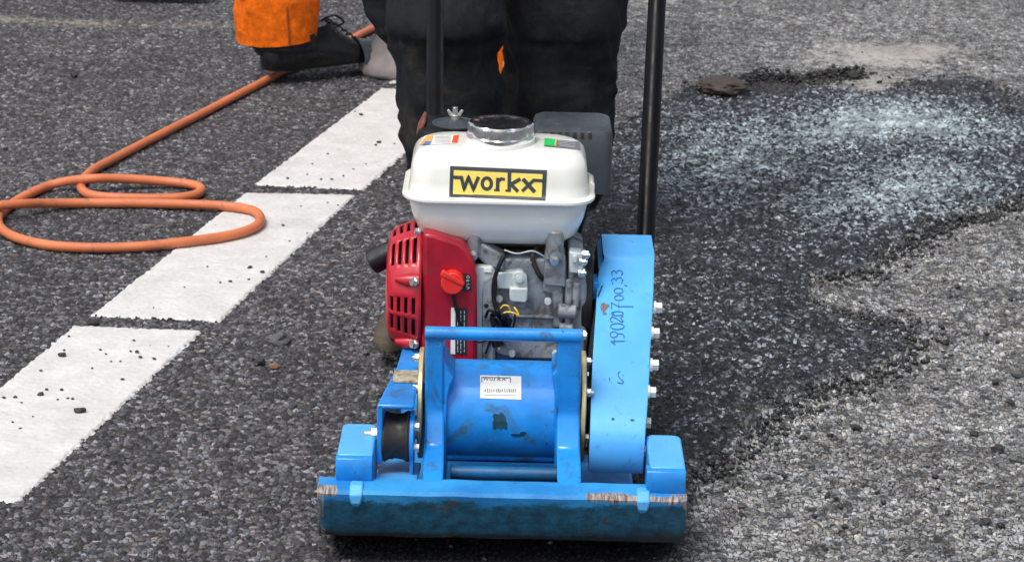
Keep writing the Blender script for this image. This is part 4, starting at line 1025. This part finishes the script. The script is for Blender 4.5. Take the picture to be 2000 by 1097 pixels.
# pull grip
p0 = W(812, 466, 3.30); p1 = W(723, 514, 3.29); d = (p1-p0); rings = []
for t_, hw_, hd in ((0, .011, .010), (.15, .0135, .013), (.5, .0145, .014), (.85, .0165, .015), (.97, .016, .014), (1.0, .012, .011)):
    c = p0+d*t_; u_ = Vector((0, 1, 0)); n_ = d.normalized().cross(u_)
    rings.append([c+n_*hw_*math.cos(q)*(1+.15*math.cos(4*q))+u_*hd*math.sin(q) for q in [2*math.pi*k/20 for k in range(20)]])
mb = MB(); mb.loft(rings); mb.build('pull_grip', M['black_plastic'], rs, smooth=45)
# kill switch
bvc = bvh_of([cowl])
a = W(884, 548, 3.2045)
mb = decal(bvc, [(902, 533), (919, 535), (921, 567), (886, 569)], 4, 4, .0012); pl = mb.build('switch_plate', M['label_black'], cowl, smooth=0)
mb = MB()
for s_ in ([circ(914, 540, 2.6, 2.2, n=10)], [[(911, 546), (917, 546)], [(911, 546), (911, 549)], [(914, 546), (914, 549)]], [[(911, 555), (917, 553)], [(911, 558), (917, 561), (911, 564)]]):
    for q in s_: stroke(bvc, q, 1.2, .0020, mb, 1.5)
mb.build('switch_lettering', M['label_text'], pl, smooth=0)
mb = MB(); mb.cyl((a.x, 3.205, a.z), (a.x, 3.190, a.z), .0165, .0155, 36); kn = mb.build('switch_knob', M['red_knob'], cowl, .0015)
q0 = W(862, 533, 3.188); q1 = W(906, 557, 3.188); dd = (q1-q0).normalized(); nn = Vector((-dd.z, 0, dd.x))
mb = MB(); mb.ext([q0+nn*.0042, q1+nn*.0028, q1-nn*.0028, q0-nn*.0042], [x+Vector((0, .010, 0)) for x in (q0+nn*.0042, q1+nn*.0028, q1-nn*.0028, q0-nn*.0042)]); mb.build('switch_lever', M['red_knob'], kn, .0015)
mb = MB(); mb.tube([W(885, 567, 3.196), W(885, 576, 3.198)], .0014, 8); mb.build('cable_end', M['yellow'], cowl)
mb = MB(); mb.tube(spline([W(885, 573, 3.198), W(889, 595, 3.196), W(895, 620, 3.196), W(901, 645, 3.196)], 6), .0024, 10); mb.build('switch_cable', M['black_plastic'], cowl)
mb = decal(bvc, [(889, 600), (913, 601), (911, 692), (888, 690)], 4, 8, .0012); lb = mb.build('label', M['label_black'], cowl, smooth=0)
mb = decal(bvc, [(881, 600), (889.5, 600), (889, 691), (880, 690)], 3, 8, .0013); mb.build('label_strip', M['sticker'], lb, smooth=0)
mb = MB()
for c in (894, 900, 907): 
    y = 606
    while y < 686:
        l_ = random.uniform(4, 14); stroke(bvc, [(c, y), (c, min(y+l_, 688))], 1.4, .0020, mb, 4); y += l_+2.5
mb.build('label_print', M['label_text'], lb, smooth=0)

# air cleaner behind the tank, left
def hullbox(px0, px1, ptop, pbot, Y0, Y1, cr, shrink=.008, taper=0.0):
    a = W(px0, ptop, Y0); b = W(px1, pbot, Y0)
    cx, cy = (a.x+b.x)/2, (Y0+Y1)/2; hx, hy = (b.x-a.x)/2, (Y1-Y0)/2
    mb = MB(); zt = a.z; zb = b.z
    mb.loft([rrect(hx, hy, cr, zb, cx, cy, 6), rrect(hx, hy, cr, zb+.01, cx, cy, 6), rrect(hx, hy, cr, zt-shrink*1.2, cx, cy, 6), rrect(hx-shrink*.3, hy-shrink*.3, cr, zt-shrink*.45, cx, cy, 6), rrect(hx-shrink*1.1, hy-shrink*1.1, cr*.9, zt, cx, cy, 6)])
    return mb, cx, cy, zt
mb, cx, cy, zt = hullbox(812, 985, 252, 420, 3.42, 3.52, .02, .012)
ac = mb.build('air_cleaner', M['black_plastic'], PC, smooth=30)
q = G(890, 236, zt); mb = MB(); mb.lathe((q.x, cy-.012, zt-.001), (0, 0, 1), [(0, .034), (.002, .034), (.003, .031), (.0015, .028), (.003, .020), (.007, .012), (.008, .004)], 40); mb.build('cleaner_lid', M['grey_plastic'], ac)
qx = W(889, 222, cy-.012)
mb = MB(); mb.cyl((qx.x, cy-.012, zt+.004), (qx.x, cy-.012, zt+.024), .0038, seg=12); mb.cyl((qx.x, cy-.012, zt+.006), (qx.x, cy-.012, zt+.013), .0065, seg=16)
for sx in (-1, 1): mb.loft([[Vector((qx.x+sx*x, cy-.012+dy, z)) for x, z in ((.003, zt+.008), (.009, zt+.012), (.012, zt+.019), (.0095, zt+.021), (.003, zt+.014))] for dy in (-.0015, .0015)])
mb.build('wing_nut', M['zinc'], ac, .0006)
mb = MB(); mb.slab([(812, 262), (826, 236), (832, 240), (820, 270)], 3.44, 3.50); mb.build('cleaner_side', simple('faded_red_edge', (.17, .05, .035), .6), ac, .002)
# muffler guard behind the tank, right
mb, cx, cy, zt = hullbox(1042, 1193, 251, 380, 3.42, 3.53, .012, .009)
mf = mb.build('muffler_guard', M['grey_plastic'], PC, smooth=30)
bvm = bvh_of([mf])
mb = MB()
for k in range(7):
    x = 1064+k*14.7; mb = decal(bvm, [(x-3.6, 257.6+k*.35), (x+3.6, 257.8+k*.35), (x+3.6, 269+k*.35), (x-3.6, 268.8+k*.35)], 2, 2, .0008, mb)
mb.build('vent_slot', M['dark'], mf, smooth=0)
mb = MB(); mb.slab([(1090, 380), (1160, 380), (1140, 440), (1120, 520), (1090, 520)], 3.40, 3.50); mb.build('exhaust_pipe', M['black_plastic'], PC, .004)
# carburettor mass behind
mb = MB(); mb.slab([(835, 300), (1120, 300), (1120, 480), (835, 480)], 3.40, 3.46); mb.build('carburettor_housing', M['black_plastic'], PC, .006)

# ------------------------------------------------------------------ people
def boot(parent, heel, toe_dir, L=.30, mat='boot_black', shaft=.16, wd=.052, side=1, toe_mat=None, laces=False):
    d = Vector((toe_dir[0], toe_dir[1], 0)).normalized(); n = Vector((-d.y, d.x, 0)); heel = Vector(heel)
    ank = heel+d*.075
    def ring(z, front, back, w_, wb, cx=0, N=40):
        out = []
        for k in range(N):
            t_ = 2*math.pi*k/N; c, s_ = math.cos(t_), math.sin(t_)
            e = 2.5
            cx_ = math.copysign(abs(c)**(2/e), c); sy = math.copysign(abs(s_)**(2/e), s_)
            ww = (w_ if c > 0 else wb)
            x = (front*cx_ if c > 0 else back*cx_)
            waist = 1-.16*math.exp(-((x-.06)/.05)**2) if z < .06 else 1
            out.append(ank+d*x+n*(sy*ww*waist*(1 if c < 0 else (1-.0*cx_)))+Vector((0, 0, z)))
        return out
    fr = L-.075; bkx = .075
    mb = MB(); mb.loft([ring(.0, fr-.012, bkx-.008, wd*.92, wd*.75), ring(.004, fr-.003, bkx-.002, wd, wd*.8), ring(.024, fr+.003, bkx+.004, wd*1.05, wd*.87), ring(.033, fr+.002, bkx+.003, wd*1.04, wd*.86), ring(.036, fr-.002, bkx, wd, wd*.8)])
    so_ = mb.build('boot_sole', M['sole_dark'], parent, smooth=45)
    def hr(z, e):
        o = []
        for k in range(36):
            t = 2*math.pi*k/36; c_, q_ = math.cos(t), math.sin(t)
            o.append(ank+d*(-.024+(.057+e)*math.copysign(abs(c_)**.6, c_))+n*((wd*.86+e)*math.copysign(abs(q_)**.65, q_))+Vector((0, 0, z)))
        return o
    mb = MB(); mb.loft([hr(0, .003), hr(.004, .006), hr(.024, .007), hr(.031, .006), hr(.034, .002)]); hb_ = mb.build('boot_heel', M['sole'], parent, smooth=45)
    mb = MB(); rg = []
    for z, f_, b_, w_, wb in ((.033, fr-.004, bkx-.003, wd*.95, wd*.76), (.042, fr-.002, bkx-.001, wd*.97, wd*.78), (.056, fr-.006, bkx, wd*.95, wd*.79), (.067, fr-.018, bkx-.002, wd*.90, wd*.78), (.076, fr-.040, bkx-.004, wd*.86, wd*.77), (.086, fr-.068, bkx-.006, wd*.82, wd*.76),
                          (.098, fr-.092, bkx-.008, wd*.80, wd*.76), (.113, fr-.110, bkx-.009, wd*.80, wd*.77), (.13, fr-.124, bkx-.008, wd*.82, wd*.8), (shaft+.0, fr-.138, bkx-.004, wd*.86, wd*.86)):
        rg.append([p+n*.002*noise.noise(p*35)+Vector((0, 0, .002*noise.noise(p*30))) for p in ring(z, f_, b_, w_, wb)])
    mb.loft(rg)
    b_o = mb.build('boot', M[mat], parent, smooth=50)
    so_.parent = b_o; so_.matrix_parent_inverse = b_o.matrix_world.inverted(); hb_.parent = b_o; hb_.matrix_parent_inverse = b_o.matrix_world.inverted()
    if toe_mat:
        mb = MB(); rg = []
        for k in range(9):
            x = fr+.001-.062*k/8
            prof_ = []
            for j in range(15):
                t_ = math.pi*j/14
                top = .0715-.014*max(0, 1-k/2.5)**2+.010*k/8
                hw_ = wd*1.0*math.sqrt(max(.02, 1-max(0, (x-(fr-.06))/.0585)**2.6))
                prof_.append(ank+d*x+n*hw_*math.cos(t_)*1.01+Vector((0, 0, .030+(top-.027)*math.sin(t_)**.8)))
            rg.append(prof_)
        v = [p for r_ in rg for p in r_]; f = [(i*15+j, i*15+j+1, (i+1)*15+j+1, (i+1)*15+j) for i in range(8) for j in range(14)]
        mb.add(v, f); mb.build('toe_cap', M[toe_mat], b_o, smooth=60)
    if laces:
        mb = MB()
        for k in range(6):
            x = fr-.062-.0135*k; z = .084+.0098*k
            mb.tube(spline([ank+d*(x+.004)+n*wd*.42+Vector((0, 0, z-.004)), ank+d*(x+.003)+Vector((0, 0, z+.003)), ank+d*(x+.002)-n*wd*.42+Vector((0, 0, z-.004))], 5), .0022, 8)
        c = ank+d*(fr-.150)+Vector((0, 0, .135))
        mb.tube(spline([c, c+d*.03-n*.01+Vector((0, 0, .012)), c+d*.055-n*.012+Vector((0, 0, -.005)), c+d*.04-n*.01+Vector((0, 0, -.012)), c+d*.01+Vector((0, 0, .0))], 7), .0026, 8)
        mb.build('boot_lace', M['steel_lace'], b_o)
    return b_o
def leg_loft(path, radii, seed, fold=.010, N=44, per=14, squash=.9, hem=0.0):
    """trouser leg: path from hem to hip"""
    P = spline(path, per); rr = []
    for i in range(len(radii)-1):
        for k in range(per): t_ = k/per; t_ = t_*t_*(3-2*t_); rr.append(radii[i]*(1-t_)+radii[i+1]*t_)
    rr.append(radii[-1]); rings = []
    for i, p in enumerate(P):
        ring = []
        for k in range(N):
            t_ = 2*math.pi*k/N; c, s_ = math.cos(t_), math.sin(t_)
            q = Vector((c*1.1, s_*1.1, 0))
            # diagonal drag folds and vertical creases
            f1 = noise.noise(Vector((c*1.6+seed, s_*1.6, p.z*9+c*1.2)))*fold*1.3
            f2 = (1-abs(noise.noise(Vector((c*1.8+seed*2, s_*1.8+3, p.z*11+c*2.5))))*3.2)*fold*.50
            f3 = (1-abs(noise.noise(Vector((c*3.6+seed, s_*3.6, p.z*22-c*3))))*3)*fold*.24
            r_ = rr[i]+f1+f2+f3
            zz_ = hem*math.sin(t_+.8) if i < 3 else 0
            ring.append(Vector((p.x+c*r_, p.y+s_*r_*squash, p.z+zz_)))
        rings.append(ring)
    return rings
def skin_body(parent, J, E, rad):
    """one continuous body grown over a joint skeleton"""
    me = bpy.data.meshes.new('body'); me.from_pydata([J[k] for k in J], [], [(list(J).index(a), list(J).index(b)) for a, b in E]); me.update()
    o = link('body', me, M['skin'], parent, smooth=0)
    s_ = o.modifiers.new('skin', 'SKIN')
    for i, k in enumerate(J):
        sv = me.skin_vertices[0].data[i]; sv.radius = rad[k]; sv.use_root = (k == 'pelvis')
    o.modifiers.new('sub', 'SUBSURF').levels = 1
    o.modifiers['sub'].render_levels = 2
    return o
def person(label, hipc, feet, toes, jac, yaw, hands=None, knees=None):
    """hipc pelvis, feet (left, right) ankle points, body upright and leaning towards its hands; facing (yaw) is a unit vector"""
    P = empty('person', (hipc[0], hipc[1], 0)); tag(P, label, 'person')
    hip = Vector(hipc); fw = Vector((yaw[0], yaw[1], 0)); rt = Vector((-fw.y, fw.x, 0)); up = Vector((0, 0, 1))
    J = {'pelvis': hip, 'belly': hip+up*.18+fw*.03, 'chest': hip+up*.40+fw*.10, 'neck': hip+up*.57+fw*.14, 'head': hip+up*.66+fw*.16, 'crown': hip+up*.80+fw*.17}
    rad = {'pelvis': (.14, .11), 'belly': (.13, .10), 'chest': (.16, .11), 'neck': (.055, .055), 'head': (.085, .09), 'crown': (.06, .07)}
    E = [('pelvis', 'belly'), ('belly', 'chest'), ('chest', 'neck'), ('neck', 'head'), ('head', 'crown')]
    for s_, nm in ((-1, 'l'), (1, 'r')):
        ft = Vector(feet[0 if s_ < 0 else 1]); hj = hip+rt*.10*s_-up*.04; kn_ = Vector(knees[0 if s_ < 0 else 1]) if knees else hj.lerp(ft, .5)+fw*.05
        J['hip'+nm] = hj; J['knee'+nm] = kn_; J['ank'+nm] = ft
        rad['hip'+nm] = (.08, .08); rad['knee'+nm] = (.052, .052); rad['ank'+nm] = (.036, .036)
        E += [('pelvis', 'hip'+nm), ('hip'+nm, 'knee'+nm), ('knee'+nm, 'ank'+nm)]
        sh = hip+up*.50+fw*.12+rt*.19*s_; hd = Vector(hands[0 if s_ < 0 else 1]) if hands else hip+rt*.27*s_+fw*.12-up*.08
        el = sh.lerp(hd, .5)+rt*.05*s_-up*.05
        J['sh'+nm] = sh; J['el'+nm] = el; J['wr'+nm] = hd
        rad['sh'+nm] = (.055, .055); rad['el'+nm] = (.04, .04); rad['wr'+nm] = (.026, .026)
        E += [('chest', 'sh'+nm), ('sh'+nm, 'el'+nm), ('el'+nm, 'wr'+nm)]
        for fi in range(5):
            b_ = hd+(hd-el).normalized()*.07+rt*(.016*(fi-2)); tip = b_+(hd-el).normalized()*(.035 if fi else .02)-up*.025
            J['k%s%d' % (nm, fi)] = b_; J['t%s%d' % (nm, fi)] = tip; rad['k%s%d' % (nm, fi)] = (.009, .009); rad['t%s%d' % (nm, fi)] = (.007, .007)
            E += [('wr'+nm, 'k%s%d' % (nm, fi)), ('k%s%d' % (nm, fi), 't%s%d' % (nm, fi))]
    body = skin_body(P, J, E, rad)
    # jacket: torso and sleeves
    mb = MB(); rg = []
    for t_, a, b in ((0, .19, .14), (.08, .195, .145), (.2, .185, .14), (.35, .20, .145), (.48, .20, .13), (.54, .13, .10), (.575, .075, .075)):
        c = hip+up*(t_+.0)+fw*(.02+.2*t_)
        rg.append([c+rt*a*math.cos(q)*(1+.04*noise.noise(Vector((math.cos(q)*2, t_*12, math.sin(q)*2))))+fw*b*math.sin(q) for q in [2*math.pi*k/36 for k in range(36)]])
    mb.loft(rg)
    for nm in 'lr': mb.tube(spline([J['sh'+nm], J['el'+nm], J['wr'+nm]], 8), [.068-.028*k/16 for k in range(17)], 18)
    mb.build('jacket', jac, P, smooth=60)
    bm_ = MB(); c = J['head']+up*.06; bm_.lathe(c-up*.01, (0, 0, 1), [(0, .125), (.01, .128), (.05, .12), (.09, .09), (.115, .04), (.12, .005)], 32); bm_.build('helmet', M['jacket_o'] if False else simple('white_helmet', (.75, .75, .72), .35), P)
    return P, J
# operator, black trousers, behind the machine
opL = W(880, 330, 4.15); opR = W(1080, 330, 4.36)
hipo = Vector((W(975, 0, 4.3).x, 4.45, .93))
opr, Jo = person('operator in dusty black trousers standing behind the compactor', hipo, ((opL.x, 4.16, .10), (opR.x, 4.37, .10)), None, M['jacket'], (0, -1), (Cl+Vector((.10, .02, .03)), C_+Vector((-.12, .02, .03))))
def trousers(parent, legs, hip, mat, top=.20, seed0=1.0, fold=.010, squash=.9, hem=0.0):
    mb = MB()
    for k, (path, radii) in enumerate(legs): mb.loft(leg_loft(path, radii, seed0+k*3.7, fold, squash=squash, hem=hem))
    rg = []
    for t_, a, b in ((-.10, .150, .125), (-.03, .185, .145), (.06, .19, .145), (.13, .18, .135)):
        rg.append([hip+Vector((a*math.cos(q), b*math.sin(q), t_)) for q in [2*math.pi*k/40 for k in range(40)]])
    mb.loft(rg); return mb.build('trousers', mat, parent, smooth=70)
def Y_(px, py, Y): return W(px, py, Y)
yl, yq = 4.17, 4.37
legL = [Y_(886, 385, yl), Y_(884, 340, yl), Y_(882, 260, yl), Y_(879, 180, yl), Y_(871, 124, yl), Y_(874, 75, yl), Y_(876, 0, yl), hipo+Vector((-.11, -.02, -.14)), hipo+Vector((-.09, 0, .02))]
radL = [.068, .078, .087, .090, .084, .093, .100, .115, .11]
legR = [Y_(1085, 400, yq), Y_(1088, 345, yq), Y_(1087, 260, yq), Y_(1087, 180, yq), Y_(1094, 124, yq), Y_(1093, 75, yq), Y_(1096, 0, yq), hipo+Vector((.11, -.02, -.14)), hipo+Vector((.09, 0, .02))]
radR = [.072, .088, .099, .103, .097, .106, .113, .118, .11]
trousers(opr, [(legL, radL), (legR, radR)], hipo, M['trouser_black'], seed0=2.0, fold=.013)
mb = MB(); mb.loft(leg_loft([Y_(772, 92, 4.24), Y_(768, 60, 4.24), Y_(762, 20, 4.25), Y_(760, -40, 4.26), Y_(765, -140, 4.30)], [.010, .030, .045, .055, .04], 12.0, .006, squash=.6)); mb.build('hanging_pocket', M['trouser_black'], opr, smooth=70)
bl = G(795, 690); heel = Vector((opL.x-.005, 4.10, 0))
tb = G(737, 722); boot(opr, (tb.x+.135, tb.y+.28, 0), (-.46, -1), .31, 'boot_brown', .13, .052)
boot(opr, (W(1075, 480, 4.38).x, 4.44, 0), (-.05, -1), .30, 'boot_brown', .15, .048)

# striding worker in orange trousers, front boot beside the hose, rear leg behind the operator
hl_ = G(512, 163); tl_ = G(712, 140); td = (tl_-hl_)
wk_hip = Vector((W(800, 90, 5.5).x, 5.55, .92))
fa = hl_+td.normalized()*.08
rear = Vector((W(982, 120, 5.15).x, 5.15, 0))
wk, Jw = person('worker in orange trousers striding behind, black laced boot on the hose', wk_hip, ((rear.x, rear.y, .10), (fa.x, fa.y, .10)), None, M['jacket_o'], (.85, .5), knees=((rear.x-.03, rear.y, .42), (W(548, -60, fa.y).x, fa.y, .42)))
yb = fa.y
lp = [W(548, 72, yb), W(546, 52, yb), W(542, 0, yb), W(548, -60, yb), wk_hip.lerp(Vector((fa.x, yb, .2)), .5)+Vector((0, 0, .05)), wk_hip+Vector((-.09, 0, -.10)), wk_hip+Vector((-.06, 0, .03))]
lr = [.092, .094, .096, .100, .110, .12, .115]
rp = [Vector((rear.x-.0, rear.y, .165)), Vector((rear.x-.005, rear.y, .25)), Vector((rear.x-.02, rear.y, .40)), Vector((rear.x-.05, rear.y-.05, .55)), wk_hip+Vector((.10, 0, -.10)), wk_hip+Vector((.06, 0, .03))]
rrd = [.090, .090, .092, .105, .12, .115]
trousers(wk, [(lp, lr), (rp, rrd)], wk_hip, M['trouser_orange'], seed0=5.0, fold=.009, squash=.8, hem=.012)
# grey gaiter band on the rear leg, dark under-trouser on the front leg, seam
mb = MB(); mb.loft(leg_loft([Vector((rear.x, rear.y, .07)), Vector((rear.x, rear.y, .12)), Vector((rear.x, rear.y, .19))], [.078, .080, .082], 9.0, .004)); mb.build('grey_gaiter', M['reflect'], wk, smooth=60)
mb = MB(); mb.loft(leg_loft([W(560, 98, yb), W(552, 84, yb), W(547, 60, yb)], [.070, .084, .088], 8.0, .004, squash=.8, hem=.008)); mb.build('under_trousers', simple('navy_cloth', (.010, .012, .022), .9), wk, smooth=60)
mb = MB(); sm_ = []
for k in range(12):
    t_ = k/11; c = W(547-4*t_, 74-74*t_, yb); sm_.append(Vector((c.x+.028, yb-.0765-.002*t_, c.z)))
mb.tube(sm_, .0022, 8); mb.build('trouser_seam', simple('seam_brown', (.35, .08, .01), .9), wk)
bt = boot(wk, hl_, (td.x, td.y), .305, 'boot_black', .128, .055, toe_mat='boot_toe', laces=True)
boot(wk, (rear.x-.06, rear.y-.02, 0), (.9, .3), .30, 'boot_black', .14, .055)

# third person, far left, only the front of a black shoe in view
sh = G(318, 6); te = G(415, 8); dv = (te-sh)
p3h = Vector((sh.x-.1, sh.y+.15, .92))
p3, J3 = person('bystander at the far upper left, only a black shoe showing', p3h, ((sh.x+.02, sh.y+.1, .1), (sh.x-.30, sh.y+.35, .1)), None, M['jacket'], (1, 0))
trousers(p3, [([Vector((sh.x+.0, sh.y+.05, .12)), Vector((sh.x, sh.y+.06, .3)), Vector((sh.x-.02, sh.y+.1, .55)), p3h+Vector((0, -.05, -.1)), p3h], [.08, .085, .09, .11, .11]), ([Vector((sh.x-.32, sh.y+.35, .12)), Vector((sh.x-.3, sh.y+.34, .3)), Vector((sh.x-.22, sh.y+.3, .55)), p3h+Vector((0, .05, -.1)), p3h], [.08, .085, .09, .11, .11])], p3h, M['jacket'], seed0=7)
boot(p3, (te.x-.30, sh.y+.03, 0), (1, -.03), .30, 'boot_black', .14, .052)
boot(p3, (sh.x-.42, sh.y+.35, 0), (1, .1), .30, 'boot_black', .14, .052)

# crumpled grey cloth sack standing behind the operator
c = G(781, 150); sk = []
for i, (z, a, b, ox) in enumerate(((.001, .085, .07, 0), (.012, .098, .08, 0), (.035, .090, .075, .0), (.06, .078, .065, .004), (.09, .066, .055, .010), (.12, .056, .045, .014), (.15, .046, .036, .018), (.165, .03, .02, .02))):
    ring = []
    for k in range(48):
        t_ = 2*math.pi*k/48; q = Vector((math.cos(t_)*2.2, math.sin(t_)*2.2, z*14))
        r_ = 1+.18*noise.noise(q+Vector((4, 0, 0)))+.10*(1-2*abs(noise.noise(q*1.9)))
        ring.append(Vector((c.x+ox+a*r_*math.cos(t_), c.y+.03+b*r_*math.sin(t_), z)))
    sk.append(ring)
mb = MB(); mb.loft(sk); tag(mb.build('cloth_sack', M['sack'], smooth=70), 'crumpled grey cloth sack on the road between black boot and operator', 'sack')
